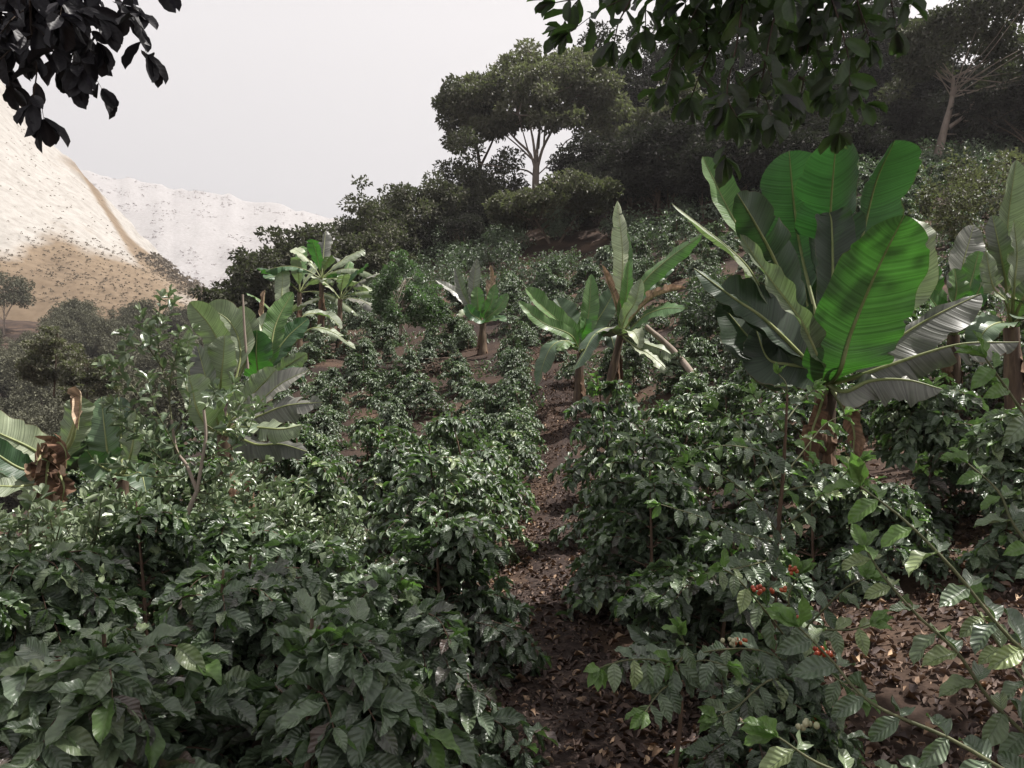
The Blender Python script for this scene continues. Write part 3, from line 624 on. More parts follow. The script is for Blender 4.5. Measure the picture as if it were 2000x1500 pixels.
bl([(1570, 700, 6.15), (1510, 640, 6.1), (1445, 600, 6.1), (1400, 580, 6.1)], .10, .30, nrm=(.2, -1, .3), mat='banana_dark', fL=-.1, fR=.0, seed=12, t0=.1, var=.1, tears=1, droopT=.1)
bl([(1575, 705, 6.3), (1530, 700, 6.3), (1470, 665, 6.35), (1405, 590, 6.4)], .28, .28, nrm=(.1, -1, .5), mat='banana_dark', fL=-.3, fR=-.1, seed=13, t0=.1, var=.05, tears=1, droopT=.1)
bl([(1585, 720, 6.2), (1540, 712, 6.2), (1500, 700, 6.25), (1475, 640, 6.3)], .2, .25, nrm=(.1, -1, .6), mat='banana_dark', fL=-.4, fR=-.1, seed=14, t0=.05, var=.0)
bl([(1660, 715, 6.3), (1720, 682, 6.2), (1810, 625, 6.15), (1916, 573, 6.1)], .06, .24, nrm=(-.1, -.75, .7), mat='banana_grey', fL=.2, fR=-.1, seed=15, t0=.2, tears=0, var=.5, ripple=.02, label='grey finely ribbed leaf reaching to the right')
bl([(1675, 735, 6.1), (1740, 712, 6.0), (1870, 673, 5.9), (1990, 668, 5.8)], .12, .20, nrm=(0, -.3, 1), mat='banana_grey', fL=-.4, fR=-.9, curlR=-.5, seed=16, t0=.22, tears=4, droopT=.4, var=.6, label='long arching grey leaf with slit margin, lowest but one on the right')
bl([(1650, 765, 6.0), (1700, 744, 5.9), (1770, 742, 5.8), (1840, 760, 5.7)], .10, .18, nrm=(0, -.5, 1), mat='banana_grey', fL=.2, fR=-.7, curlR=-.6, seed=17, t0=.15, tears=1, var=.8, ripple=.03, label='lowest drooping grey-pink leaf on the right')
bl([(1622, 720, 6.05), (1650, 690, 6.0), (1660, 670, 6.0)], .01, .01, seed=18, t0=.5)
bl([(1641, 722, 6.0), (1662, 650, 5.85), (1712, 530, 5.6), (1766, 420, 5.3)], .325, .37, nrm=(-.05, -1, -.4), fL=.06, fR=.05, seed=1, t0=.04, ripple=.018, var=.62, prof=([0, .12, .4, .75, 1], [.85, 1, 1.02, .95, 1]), n=80, m=10, label='brightest broad leaf in front, lit through by the sun')

def auto_banana(u, Y, hs, leaves, label, seed, group='banana plants on the slope', mat='banana', r=.1, lean=(0, 0), base=None, nsh=3, wid=.25):
    """leaves: (azimuth deg, elevation deg, length, droop, tears, material)"""
    p = G(u, Y) if base is None else np.array(base); root = empty('banana_plant', p); tag(root, label, 'banana plant', group)
    top = np.array([lean[0], lean[1], hs]); stem(root, [(0, 0, -.15), top * [.4, .4, .5], top], r, r * .65, nsh, seed)
    R = np.random.default_rng(seed)
    for k, (az, el, L, dr, te, mt) in enumerate(leaves):
        a = math.radians(az); e = math.radians(el); d = np.array([math.cos(a) * math.cos(e), math.sin(a) * math.cos(e), math.sin(e)])
        h = np.array([math.cos(a), math.sin(a), 0]); pts = []
        for t in (0, .3, .6, .85, 1.0):
            pts.append(top + d * L * t + np.array([0, 0, -1]) * dr * L * t ** 2.2 + h * dr * .15 * L * t * t)
        nn = np.cross(np.cross(d, [0, 0, 1.0]), d); nn = nz(nn - h * .3 + R.normal(size=3) * .15)
        bleaf(root, pts, wid * R.uniform(.85, 1.1), wid * R.uniform(.85, 1.1), nrm=nn, mat=mt or mat, tears=te, seed=seed * 31 + k, fL=.15 - .4 * (te > 3), fR=.15 - .4 * (te > 3), curlL=-.3, curlR=-.3, t0=.14, var=R.uniform(.2, .85), droopT=.6, n=40, m=5, ripple=.025, rib=.012)
    return root
def px_banana(u, Y, crown, leaves, label, seed, group='banana plants on the slope', r=.1, nsh=4, stem_top=None):
    """leaves: (list of (u, v[, dY]), half width left, right, dict)"""
    p = G(u, Y); root = empty('banana_plant', p); tag(root, label, 'banana plant', group)
    cw = W(crown[0], crown[1], Y) - p
    stem(root, [(0, 0, -.15), cw * [.5, .5, .5], cw], r, r * .65, nsh, seed)
    R = np.random.default_rng(seed)
    for k, (pts, wl, wr, kw) in enumerate(leaves):
        if wl <= 0: continue
        P = [cw] + [W(q[0], q[1], Y + (q[2] if len(q) > 2 else 0)) - p for q in pts]
        kk = dict(nrm=(R.normal() * .2, -1, .4), mat='banana', seed=seed * 13 + k, t0=.12, var=R.uniform(.25, .8), n=44, m=6, rib=.012, ripple=.02); kk.update(kw)
        bleaf(root, P, wl, wr, **kk)
    return root
PA = dict(mat='banana_pale'); DK = dict(mat='banana_dark'); DEAD = dict(mat='dead_leaf', tears=6, ripple=.05); GR = dict(mat='banana_grey')
px_banana(1128, 17, (1134, 690), [
 ([(1112, 648, -.2), (1060, 600, -.4), (1026, 563, -.5)], 0.182, 0.260, dict(fL=.7, fR=.1, var=.8)),
 ([(1115, 655, -.3), (1060, 630, -.6), (1012, 588, -.7)], 0.156, 0.182, dict(fL=.2, var=.8)),
 ([(1119, 650, .3), (1105, 620, .5), (1086, 583, .6)], 0.312, 0.338, dict(mat='banana_dark', var=.9)),
 ([(1140, 650, 0), (1150, 610, 0), (1155, 535, .1)], 0.195, 0.221, dict(var=.95)),
 ([(1152, 650, .2), (1180, 605, .3), (1208, 556, .4)], 0.260, 0.260, dict(mat='banana_dark', var=.8)),
 ([(1133, 660, -.6), (1142, 640, -.9), (1144, 622, -.9)], 0.208, 0.156, dict(fL=.6, fR=.8)),
 ([(1115, 668, -.6), (1085, 670, -.9), (1065, 700, -1.0), (1049, 755, -1.0)], 0.234, 0.260, dict(mat='banana_dark', nrm=(-.3, -.6, .8), tears=3, var=.9)),
 ([(1120, 675, -.8), (1104, 668, -1.1), (1088, 684, -1.2)], 0.169, 0.195, dict(nrm=(0, -.5, 1), fL=-.3, fR=-.5, var=.9)),
 ([(1160, 662, -.5), (1190, 655, -.7), (1200, 680, -.8)], 0.182, 0.182, dict(mat='banana_dark', nrm=(0, -.3, 1), fR=-.5)),
], 'banana plant with fresh leaves spread in a fan beside the path, short brown stem', 31, r=.12)
px_banana(1180, 15.6, (1212, 655), [
 ([(1211, 600, 0), (1216, 500, 0), (1206, 392, .1)], 0.221, 0.156, dict(mat='banana_pale', tears=9, droopT=.8, fL=-.2, var=.8, t0=.3)),
 ([(1216, 590, .1), (1214, 500, .15), (1200, 420, .2)], 0.026, 0.260, dict(tears=2, t0=.4, var=.7)),
 ([(1235, 590, 0), (1262, 545, 0), (1310, 502, -.1), (1372, 458, -.3)], 0.169, 0.221, dict(tears=3, fR=-.5, nrm=(-.2, -.7, .8), var=.9, t0=.2)),
 ([(1240, 615, -.2), (1270, 585, -.4), (1300, 572, -.6), (1340, 563, -.8)], 0.182, 0.208, dict(mat='dead_leaf', tears=5, nrm=(0, -.6, .9), var=.95)),
 ([(1234, 640, -.4), (1262, 615, -.7), (1300, 602, -1), (1337, 603, -1.2)], 0.208, 0.234, dict(nrm=(0, -.5, .9), fL=.2, fR=-.4, var=.6)),
 ([(1240, 660, -.2), (1262, 672, -.4), (1300, 686, -.6), (1343, 716, -.7)], 0.156, 0.195, dict(nrm=(0, -.5, 1), mat='banana_pale', tears=4, fR=-.5)),
 ([(1245, 680, -.4), (1265, 690, -.6), (1290, 710, -.7), (1316, 736, -.8)], 0.130, 0.169, dict(nrm=(0, -.5, 1), mat='banana_pale', tears=3)),
 ([(1205, 600, -.3), (1192, 560, -.4), (1176, 518, -.5)], 0.156, 0.156, dict(mat='dead_leaf', var=.9)),
 ([(1216, 610, -.3), (1224, 570, -.4), (1228, 508, -.4)], 0.156, 0.130, dict(var=1.0, fL=.6, fR=.6)),
 ([(1222, 620, -.5), (1240, 590, -.7), (1252, 545, -.7)], 0.169, 0.169, dict(mat='banana_pale', fR=.6)),
 ([(1190, 640, -.5), (1160, 655, -.8), (1140, 690, -1), (1120, 722, -1.1)], 0.208, 0.260, dict(mat='banana_dark', nrm=(-.2, -.6, .8), fR=-.4, tears=2)),
 ([(1200, 650, -.6), (1190, 640, -.9), (1165, 650, -1.1)], 0.195, 0.221, dict(mat='banana_grey', nrm=(0, -.4, 1), fR=-.6)),
 ([(1225, 650, -.7), (1240, 650, -1), (1252, 680, -1)], 0.169, 0.195, dict(mat='banana_pale', nrm=(0, -.5, 1))),
 ([(1262, 560, .5), (1290, 535, .7), (1318, 515, .8)], 0.156, 0.156, dict(mat='banana', var=.3)),
], 'tall banana plant with a ragged upright leaf and dry beige leaves beside the leaning pole', 32, r=.11)
px_banana(942, 25, (943, 632), [
 ([(930, 600, 0), (925, 560, 0), (932, 505, 0)], .2, .22, dict(mat='banana_grey')),
 ([(925, 605, 0), (905, 575, 0), (889, 522, 0)], .2, .2, dict(mat='banana_grey', fR=.6)),
 ([(925, 608, .3), (895, 575, .4), (853, 548, .5)], .2, .2, dict(mat='banana_grey', nrm=(0, -.8, .8))),
 ([(935, 610, -.4), (933, 585, -.5), (932, 560, -.5)], .22, .22, dict(mat='banana', var=.9)),
 ([(950, 612, -.3), (960, 590, -.4), (968, 555, -.4)], .22, .18, dict(mat='banana', var=1)),
 ([(955, 618, -.3), (975, 600, -.4), (992, 573, -.4)], .22, .22, dict(mat='banana', var=.9)),
 ([(950, 600, .3), (960, 550, .4), (958, 518, .4)], .2, .2, dict(mat='dead_leaf', tears=4, var=1)),
 ([(925, 622, -.3), (910, 612, -.5), (897, 618, -.6)], .2, .2, dict(mat='banana_pale', nrm=(0, -.6, 1))),
 ([(938, 625, -.6), (920, 612, -.8), (912, 595, -.8)], .2, .22, dict(mat='banana', var=.4)),
 ([(955, 628, -.5), (975, 622, -.6), (988, 628, -.7)], .18, .2, dict(mat='banana', nrm=(0, -.6, 1))),
], 'small distant banana plant with a brown skirt of dry sheaths on the bare slope', 33, r=.16, nsh=7)
# banana cluster beyond the left clump
for q, (u, Y, hs, lf, lab) in enumerate([
 (585, 29, 2.2, [(100, 70, 2.3, .1, 1, None), (170, 48, 2.4, .35, 3, None), (20, 45, 2.4, .3, 2, None), (-40, 35, 2.4, .5, 4, 'banana_pale'), (-120, 40, 2.0, .5, 3, None), (60, 60, 2.2, .2, 2, 'banana_pale'), (-80, 62, 1.7, .2, 1, 'banana_pale'), (-10, 10, 2.2, .6, 5, 'banana_pale')], 'left banana plant of the distant cluster, leaves splayed like feathers'),
 (628, 28, 2.6, [(90, 75, 2.2, .1, 1, 'banana_grey'), (150, 55, 2.4, .3, 2, 'banana_pale'), (30, 50, 2.4, .25, 3, 'banana_pale'), (-20, 30, 2.3, .5, 5, 'banana_pale'), (-60, 45, 2.2, .5, 3, 'banana_grey'), (0, 8, 2.2, .45, 7, 'banana_pale'), (200, 35, 2.2, .5, 4, None), (-100, 66, 1.8, .2, 1, None)], 'middle banana plant of the distant cluster, taller than its neighbours'),
 (664, 27, 1.9, [(80, 65, 2.0, .15, 1, 'banana'), (20, 50, 2.2, .3, 3, 'banana_grey'), (-15, 25, 2.2, .45, 6, 'banana_pale'), (150, 50, 2.0, .3, 3, 'banana_pale'), (-70, 50, 1.8, .4, 2, 'banana_pale'), (0, 60, 1.9, .2, 1, None), (-40, 5, 1.9, .4, 7, 'banana_grey')], 'right banana plant of the distant cluster, fringed leaves stretching right'),
 (548, 27, 1.6, [(100, 72, 2.3, .05, 1, 'banana_pale'), (170, 55, 2.0, .3, 2, None), (10, 50, 2.0, .3, 2, 'banana_pale'), (-60, 50, 1.8, .4, 3, 'banana_pale')], 'short banana plant at the left end of the distant cluster')]):
    auto_banana(u, Y, hs, lf, lab, 40 + q, group='distant banana cluster', wid=.27, r=.12)
# left clump
px_banana(432, 8.4, (440, 850), [
 ([(432, 780, .3), (431, 690, .5), (412, 640, .5), (370, 590, .4)], .17, .20, dict(mat='banana_pale', nrm=(-.3, -1, .4), t0=.35, fL=.2, fR=.3, var=.4)),
 ([(450, 780, .4), (470, 690, .6), (450, 630, .7), (402, 598, .6)], .16, .20, dict(mat='banana_pale', t0=.4, var=.5)),
 ([(455, 770, .7), (480, 700, .9), (478, 640, 1), (452, 612, 1)], .16, .20, dict(mat='banana_pale', t0=.4, var=.2)),
 ([(428, 830, 0), (412, 780, -.1), (400, 730, -.1), (384, 672, 0)], .17, .17, dict(mat='banana_grey', fL=.1, fR=.5, t0=.05, var=.2)),
 ([(425, 840, .1), (385, 780, .1), (368, 710, .1), (372, 640, .1)], .14, .12, dict(mat='banana_pale', t0=.05, var=.3, fL=.2)),
 ([(430, 800, .2), (432, 742, .1), (436, 700, .1), (439, 655, .1)], .18, .18, dict(mat='banana_pale', t0=.2, var=.35, fL=.25, fR=.25)),
 ([(408, 835, -.2), (385, 800, -.3), (376, 760, -.3), (368, 735, -.3)], .10, .22, dict(mat='banana_pale', t0=.1, var=.6)),
 ([(455, 820, -.1), (492, 800, -.1), (545, 752, -.2), (604, 722, -.3)], .15, .17, dict(mat='banana_grey', nrm=(0, -.8, .7), var=.9, t0=.2, tears=1)),
 ([(460, 830, -.2), (499, 815, -.3), (560, 792, -.4), (630, 786, -.5)], .16, .18, dict(mat='banana_grey', nrm=(0, -.8, .7), var=.75, t0=.2, tears=2, fR=-.4)),
 ([(455, 800, .1), (487, 776, .1), (515, 748, .1), (540, 720, .1)], .15, .18, dict(mat='banana_pale', var=.3, t0=.15)),
 ([(455, 850, -.3), (500, 868, -.5), (550, 868, -.6), (600, 882, -.7)], .12, .16, dict(mat='banana_grey', nrm=(0, -.4, 1), tears=4, fR=-.9, var=.1)),
 ([(460, 835, -.4), (505, 835, -.6), (550, 838, -.7), (590, 830, -.7)], .12, .15, dict(mat='banana_pale', nrm=(0, -.5, .8), tears=2, fR=-.4)),
], 'left clump banana plant with pale upright leaves and grey leaves fanned to the right', 51, r=.12)
px_banana(525, 9.6, (520, 760), [
 ([(508, 740, -.2), (501, 700, -.4), (502, 645, -.4)], .24, .24, dict(mat='banana', var=.25, t0=.05, fL=.1, fR=.1)),
 ([(528, 690, 0), (540, 630, .1), (572, 570, .2)], .15, .15, dict(mat='banana', var=1.0, t0=.15, fL=.4)),
 ([(532, 705, .1), (560, 660, .2), (602, 622, .3)], .15, .20, dict(mat='banana', var=.3, t0=.1, nrm=(-.3, -1, .2), fL=.3)),
 ([(535, 735, -.1), (560, 715, -.2), (600, 690, -.3)], .1, .14, dict(mat='banana_pale', tears=2, t0=.1)),
 ([(510, 700, .5), (495, 640, .7), (470, 618, .8)], .18, .18, dict(mat='banana_pale', t0=.25, nrm=(0, -.8, .8), fR=-.5)),
 ([(525, 690, .6), (510, 640, .8), (540, 622, .8)], .15, .2, dict(mat='banana_pale', t0=.25, nrm=(0, -.8, .8))),
 ([(545, 700, .5), (590, 620, .6), (640, 618, .7), (668, 642, .7)], .1, .1, dict(mat='banana_pale', nrm=(0, -.5, 1), tears=4, t0=.5)),
 ([(548, 705, .4), (602, 645, .5), (648, 648, .5), (694, 682, .5)], .1, .1, dict(mat='banana_pale', nrm=(0, -.5, 1), tears=5, t0=.5)),
 ([(520, 700, .8), (514, 620, 1), (518, 566, 1)], .07, .07, dict(mat='dead_leaf', var=.9, t0=.6)),
 ([(545, 730, -.3), (575, 725, -.4), (592, 745, -.4)], .1, .12, dict(mat='banana', tears=2)),
], 'left clump banana plant with a deep green leaf and a bright upright leaf', 52, r=.11)
# far left, with dried leaves
px_banana(105, 6.4, (108, 905), [
 ([(90, 895, 0), (50, 870, -.1), (-20, 838, -.2), (-90, 800, -.3)], .15, .17, dict(mat='banana_pale', var=.6, nrm=(.2, -.8, .6), t0=.12, tears=1)),
 ([(85, 920, -.2), (40, 915, -.3), (-20, 880, -.4), (-70, 870, -.5)], .12, .12, dict(mat='banana', var=.2, nrm=(0, -.8, .6))),
 ([(85, 940, -.2), (40, 950, -.4), (-20, 950, -.5), (-80, 960, -.6)], .12, .14, dict(mat='banana_pale', var=.4, nrm=(0, -.7, .7), tears=1)),
 ([(125, 880, .1), (140, 840, .1), (150, 800, .1), (152, 775, .1)], .13, .13, dict(mat='banana_pale', var=.3, fL=-.2, fR=-.2, t0=.1, tears=1)),
 ([(140, 860, 0), (152, 800, -.05), (158, 775, -.1), (152, 840, -.2)], .08, .09, dict(mat='dead_leaf', var=1, tears=2, t0=.4)),
 ([(105, 880, -.1), (115, 865, -.2), (128, 880, -.3), (130, 915, -.3)], .10, .10, dict(mat='dead_leaf', var=.4, tears=3, ripple=.05)),
 ([(85, 888, -.2), (72, 905, -.3), (62, 940, -.35)], .12, .12, dict(mat='dead_leaf', var=.75, tears=4, ripple=.05, t0=0)),
 ([(95, 905, -.2), (90, 940, -.3), (85, 985, -.3)], .10, .12, dict(mat='dead_leaf', var=.15, tears=4, ripple=.05, t0=0)),
 ([(112, 920, -.2), (125, 950, -.25), (120, 985, -.25)], .08, .08, dict(mat='dead_leaf', var=.3, tears=4, ripple=.05, t0=0)),
], 'banana plant at the left edge with dead rust-brown leaves hanging from its heart', 61, r=.11)
px_banana(232, 7.6, (238, 930), [
 ([(215, 900, 0), (206, 850, 0), (198, 775, .1)], .18, .19, dict(mat='banana_dark', var=1, t0=.1)),
 ([(238, 880, .1), (235, 830, .2), (232, 775, .3)], .16, .16, dict(mat='banana_dark', var=.6, t0=.1)),
 ([(255, 890, -.1), (262, 850, -.1), (268, 800, -.1)], .12, .13, dict(mat='banana_pale', var=.2, t0=.1)),
 ([(215, 920, -.3), (190, 905, -.4), (170, 880, -.5)], .14, .16, dict(mat='banana_dark', var=.9)),
 ([(255, 930, -.4), (275, 925, -.5), (285, 960, -.6)], .12, .14, dict(mat='banana_dark', var=.8, nrm=(0, -.6, 1))),
], 'blue-green banana plant half hidden behind shrubs, right of the dead leaves', 62, r=.1)
# behind the big banana, right
px_banana(1862, 9.2, (1862, 655), [
 ([(1872, 590, .1), (1880, 520, .2), (1902, 440, .3)], .22, .22, dict(mat='banana_grey', var=.8, t0=.25)),
 ([(1880, 600, 0), (1898, 545, 0), (1912, 490, 0)], .14, .15, dict(mat='banana', var=.9, t0=.3)),
 ([(1845, 610, -.2), (1825, 560, -.3), (1820, 514, -.3)], .12, .13, dict(mat='banana', var=.85, t0=.3)),
 ([(1862, 600, -.4), (1868, 565, -.5), (1864, 524, -.5)], .15, .15, dict(mat='banana', var=.9, t0=.2)),
 ([(1845, 625, -.4), (1830, 600, -.5), (1808, 570, -.6)], .12, .14, dict(mat='banana', var=.6)),
 ([(1885, 610, -.3), (1910, 570, -.4), (1925, 530, -.4)], .12, .12, dict(mat='banana', var=.5)),
 ([(1880, 640, -.5), (1905, 635, -.6), (1930, 655, -.7)], .12, .14, dict(mat='banana_dark', nrm=(0, -.5, 1))),
], 'small banana plant with several young paddle leaves behind the big one', 63, r=.1)
px_banana(1985, 8, (1975, 640), [
 ([(1970, 560, 0), (1968, 440, 0), (1985, 312, 0)], .14, .16, dict(mat='banana_pale', var=.4, t0=.3, fL=.2, fR=.9, nrm=(.3, -1, .1))),
 ([(1965, 560, -.2), (1955, 500, -.3), (1938, 420, -.3)], .13, .12, dict(mat='banana_grey', var=.5, t0=.3, fL=.3)),
 ([(1980, 560, -.4), (1986, 500, -.4), (1980, 430, -.5)], .14, .13, dict(mat='banana_pale', var=.3, t0=.25)),
 ([(1965, 590, -.3), (1940, 560, -.4), (1925, 490, -.4)], .1, .12, dict(mat='banana_pale', var=.3, t0=.25, tears=2)),
 ([(1995, 590, -.3), (2030, 540, -.4), (2080, 500, -.4)], .15, .17, dict(mat='banana_grey', t0=.1, nrm=(0, -.7, .8))),
 ([(1960, 630, -.4), (1930, 640, -.6), (1900, 680, -.6)], .14, .16, dict(mat='banana_dark', nrm=(0, -.6, .9), var=.8)),
 ([(1998, 620, -.4), (2040, 640, -.5), (2080, 700, -.6)], .14, .16, dict(mat='banana_dark', nrm=(0, -.6, .9), var=.8)),
 ([(1990, 520, .3), (2010, 430, .4), (2030, 350, .4)], .15, .15, dict(mat='banana', var=.7, t0=.3)),
], 'banana plant at the right edge with folded grey-green upright leaves', 64, r=.11)
# withered stem among the bushes
rt = empty('dead_banana_stump', G(490, 6.9)); tag(rt, 'withered orange-brown banana stump with a dry tuft among the bushes below the left clump', 'stump')
zz = 1.6 - (940 - 800) / F * 6.9 - G(490, 6.9)[2]
stem(rt, [(0, 0, -.1), (.01, 0, zz * .5), (-.02, 0, zz)], .05, .035, 5, 9, mat='sheath')

# ------------------------------------------------------------------ trees
def crown_leaves(g, centers, radii, n_per, leaf, tmpl, R, flat=.6, updir=.5, varbase=None, hang=0.0):
    """leaf-sized faces clustered round clump centres"""
    centers = np.asarray(centers); k = len(centers); radii = np.asarray(radii)
    npc = np.maximum(6, (n_per * (radii / radii.mean()) ** 2).astype(int)); idx = np.repeat(np.arange(k), npc); n = len(idx)
    d = nz(R.normal(size=(n, 3))); rr = radii[idx] * R.random(n) ** .38
    O = centers[idx] + d * rr[:, None] * np.array([1, 1, flat])
    D = nz(d + R.normal(size=(n, 3)) * .6 + [0, 0, -hang]); Nn = nz(R.normal(size=(n, 3)) * .6 + d * .5 + [0, 0, updir])
    L = leaf * R.uniform(.6, 1.3, n)
    vb = R.normal(size=k) * .10 if varbase is None else varbase
    var = np.clip(.5 + vb[idx] + R.normal(size=n) * .14, 0, 1)
    g.inst(tmpl, O, D, Nn, L, L * .5, R.uniform(0, .8, n), var)

def tree(h, crown_r, crown_h, trunk_r, nlimb, nclump, clump_r, n_per, leaf, mat, bark, seed, base_frac=.35, flat=.6, spread=1.0, loc=(0, 0, 0), dome=1.0, tmpl=T_LO, lean=(0, 0), topflat=False, limbsub=4, hang=0):
    R = np.random.default_rng(seed); root = empty('tree', loc)
    tr = MB(); lf = MB()
    t0 = h * base_frac; tp = np.array([lean[0], lean[1], h * .8])
    tk = spline([(0, 0, -.5), (lean[0] * .1 + R.normal() * .05 * h * .3, lean[1] * .1, t0 * .6), (lean[0] * .4, lean[1] * .4, t0), tp * [.7, .7, .75], tp], 16)
    tr.tube(tk, np.linspace(trunk_r, trunk_r * .25, 16), 8)
    cen = []; 
    cz = h - crown_h / 2
    for k in range(nclump):
        a = k * 2.39996 + R.random() * .5; rr = math.sqrt((k + .5) / nclump)
        # points on/in an ellipsoid, denser outside
        th = math.acos(1 - 2 * (R.random() * (.55 if topflat else .85))); ph = a
        q = R.uniform(.62, 1.0)
        bump = 1 + .22 * math.sin(3 * ph + seed) + .15 * math.sin(5 * ph + 2 * seed)
        cen.append([lean[0] + crown_r * bump * q * math.sin(th) * math.cos(ph), lean[1] + crown_r * bump * q * math.sin(th) * math.sin(ph), cz + crown_h / 2 * q * math.cos(th) * dome])
    cen = np.array(cen); rad = clump_r * R.uniform(.6, 1.35, nclump)
    crown_leaves(lf, cen, rad, n_per, leaf, tmpl, R, flat, hang=hang)
    for k in range(nlimb):
        c = cen[R.integers(0, nclump)]; i0 = R.integers(5, 13); p0 = tk[i0]
        P = spline([p0, p0 + (c - p0) * .35 + [0, 0, .05 * h * R.random()], p0 + (c - p0) * .7, c], 10); rad0 = trunk_r * .5 * (1 - i0 / 20)
        tr.tube(P, np.linspace(rad0, rad0 * .2, 10), 5)
        for q in range(limbsub):
            c2 = cen[np.argsort(np.linalg.norm(cen - P[6], axis=1))[R.integers(0, 6)]]; p1 = P[R.integers(4, 8)]
            tr.tube(spline([p1, (p1 + c2) / 2 + R.normal(size=3) * .15, c2], 6), np.linspace(rad0 * .4, rad0 * .1, 6), 4)
    tr.build('trunk', M[bark], root); lf.build('crown', M[mat], root)
    return root

# the tall umbrella tree with pale forking trunk: every visible limb placed
TB = np.array(W(1046, 388, 60)); ut = empty('tree', TB); tag(ut, 'tall spreading tree, pale trunk forking into many thin limbs, domed olive crown', 'tree')
tr = MB(); R = np.random.default_rng(5)
def up(lst): return [W(*q) - TB for q in lst]
tr.tube(spline(up([(1046, 400, 60), (1046, 360, 60), (1047, 330, 60), (1048, 318, 60)]), 12), np.linspace(.30, .24, 12), 9)
LIM = [([(1047, 335, 60), (1035, 300, 60), (1010, 275, 60), (985, 245, 60), (975, 215, 60)], .2), ([(1047, 325, 60), (1042, 280, 59), (1035, 240, 59), (1033, 200, 59)], .2),
       ([(1048, 322, 60), (1050, 280, 61), (1055, 235, 61), (1052, 180, 61)], .2), ([(1049, 330, 60), (1060, 290, 60), (1078, 255, 60), (1090, 225, 60), (1105, 195, 60)], .22),
       ([(1046, 345, 60), (1028, 333, 59.5), (995, 328, 59), (950, 322, 59), (930, 318, 59)], .12), ([(1050, 342, 60), (1068, 325, 60), (1085, 305, 60), (1092, 295, 60)], .09),
       ([(1040, 312, 60), (1012, 285, 61), (985, 262, 61), (960, 235, 61)], .12), ([(1062, 288, 60), (1064, 255, 59), (1068, 215, 59), (1075, 185, 59)], .13), ([(1052, 290, 61), (1058, 240, 62), (1082, 190, 62)], .12), ([(1033, 300, 60), (1022, 260, 59), (1012, 225, 58)], .11), ([(1085, 305, 60), (1082, 320, 60), (1078, 300, 60)], .05)]
tips = []
for P, r0 in LIM:
    C = spline(up(P), 14); tr.tube(C, np.linspace(r0 * .65, r0 * .2, 14), 6); tips.append(C[-1])
lf = MB(); cen = []
for k in range(165):
    u = R.uniform(892, 1228); x = (u - 1060) / 168.0
    if abs(x) > 1: continue
    topv = 205 - 105 * (1 - abs(x) ** 2.2) ** .6 + 10 * math.sin(u * .09); botv = 258 - 22 * math.cos(x * 3)
    if u > 1130: botv += 15
    cen.append(W(u, R.uniform(topv, min(botv, topv + 150)), 60 + R.normal() * 3.0 * (1 - .5 * abs(x))) - TB)
cen = np.array(cen)
crown_leaves(lf, cen, R.uniform(.6, 1.3, len(cen)), 150, .34, T_LO, R, .6)
for k in range(46):   # fine twigs into the clumps
    c = cen[R.integers(0, len(cen))]; t = tips[np.argmin([np.linalg.norm(c - q) for q in tips])]
tw = tr
for k in range(60):
    c = cen[R.integers(0, len(cen))]; t = tips[int(np.argmin([np.linalg.norm(c - q) for q in tips]))]
    tw.tube(spline([t, (t + c) / 2 + R.normal(size=3) * .3, c], 6), np.linspace(.07, .02, 6), 4)
lf.build('crown', M['olive_leaf'], ut); tr.build('trunk', M['pale_bark'], ut)

def crown_tree(name_label, base, trunkpaths, outline, Y, dY, nclump, cr, n_per, leaf, mat, bark, seed, tr0=.2, group=None, cat='tree', tmpl=T_LO, flat=.6):
    """tree whose crown fills an outline given as (u, top v, bottom v) stations"""
    R = np.random.default_rng(seed); TBx = np.array(W(base[0], base[1], Y)); rt = empty('tree' if cat == 'tree' else 'shrub', TBx); tag(rt, name_label, cat, group)
    tr = MB()
    for P, r in trunkpaths:
        C = spline([W(q[0], q[1], Y + (q[2] if len(q) > 2 else 0)) - TBx for q in P], 12); tr.tube(C, np.linspace(r, r * .35, 12), 7)
    us_ = [q[0] for q in outline]; tv = [q[1] for q in outline]; bv = [q[2] for q in outline]; cen = []
    hw = (us_[-1] - us_[0]) / 2; um = (us_[-1] + us_[0]) / 2
    for k in range(nclump):
        u = R.uniform(us_[0], us_[-1]); x = (u - um) / hw
        t = np.interp(u, us_, tv); b_ = np.interp(u, us_, bv); v = t + (b_ - t) * R.random()
        cen.append(W(u, v, Y) - TBx + [0, R.normal() * dY * math.sqrt(max(0.05, 1 - x * x)), 0])
    cen = np.array(cen); lf = MB(); crown_leaves(lf, cen, cr * R.uniform(.55, 1.3, nclump), int(n_per * 1.3), leaf, tmpl, R, flat)
    top = spline([W(q[0], q[1], Y + (q[2] if len(q) > 2 else 0)) - TBx for q in trunkpaths[0][0]], 12)[8:]
    for k in range(min(26, nclump)):
        c = cen[R.integers(0, nclump)]; t = top[R.integers(0, len(top))]
        tr.tube(spline([t, (t + c) / 2 + R.normal(size=3) * .1, c], 6), np.linspace(trunkpaths[0][1] * .16, trunkpaths[0][1] * .05, 6), 4)
    tr.build('trunk', M[bark], rt); lf.build('crown', M[mat], rt); return rt

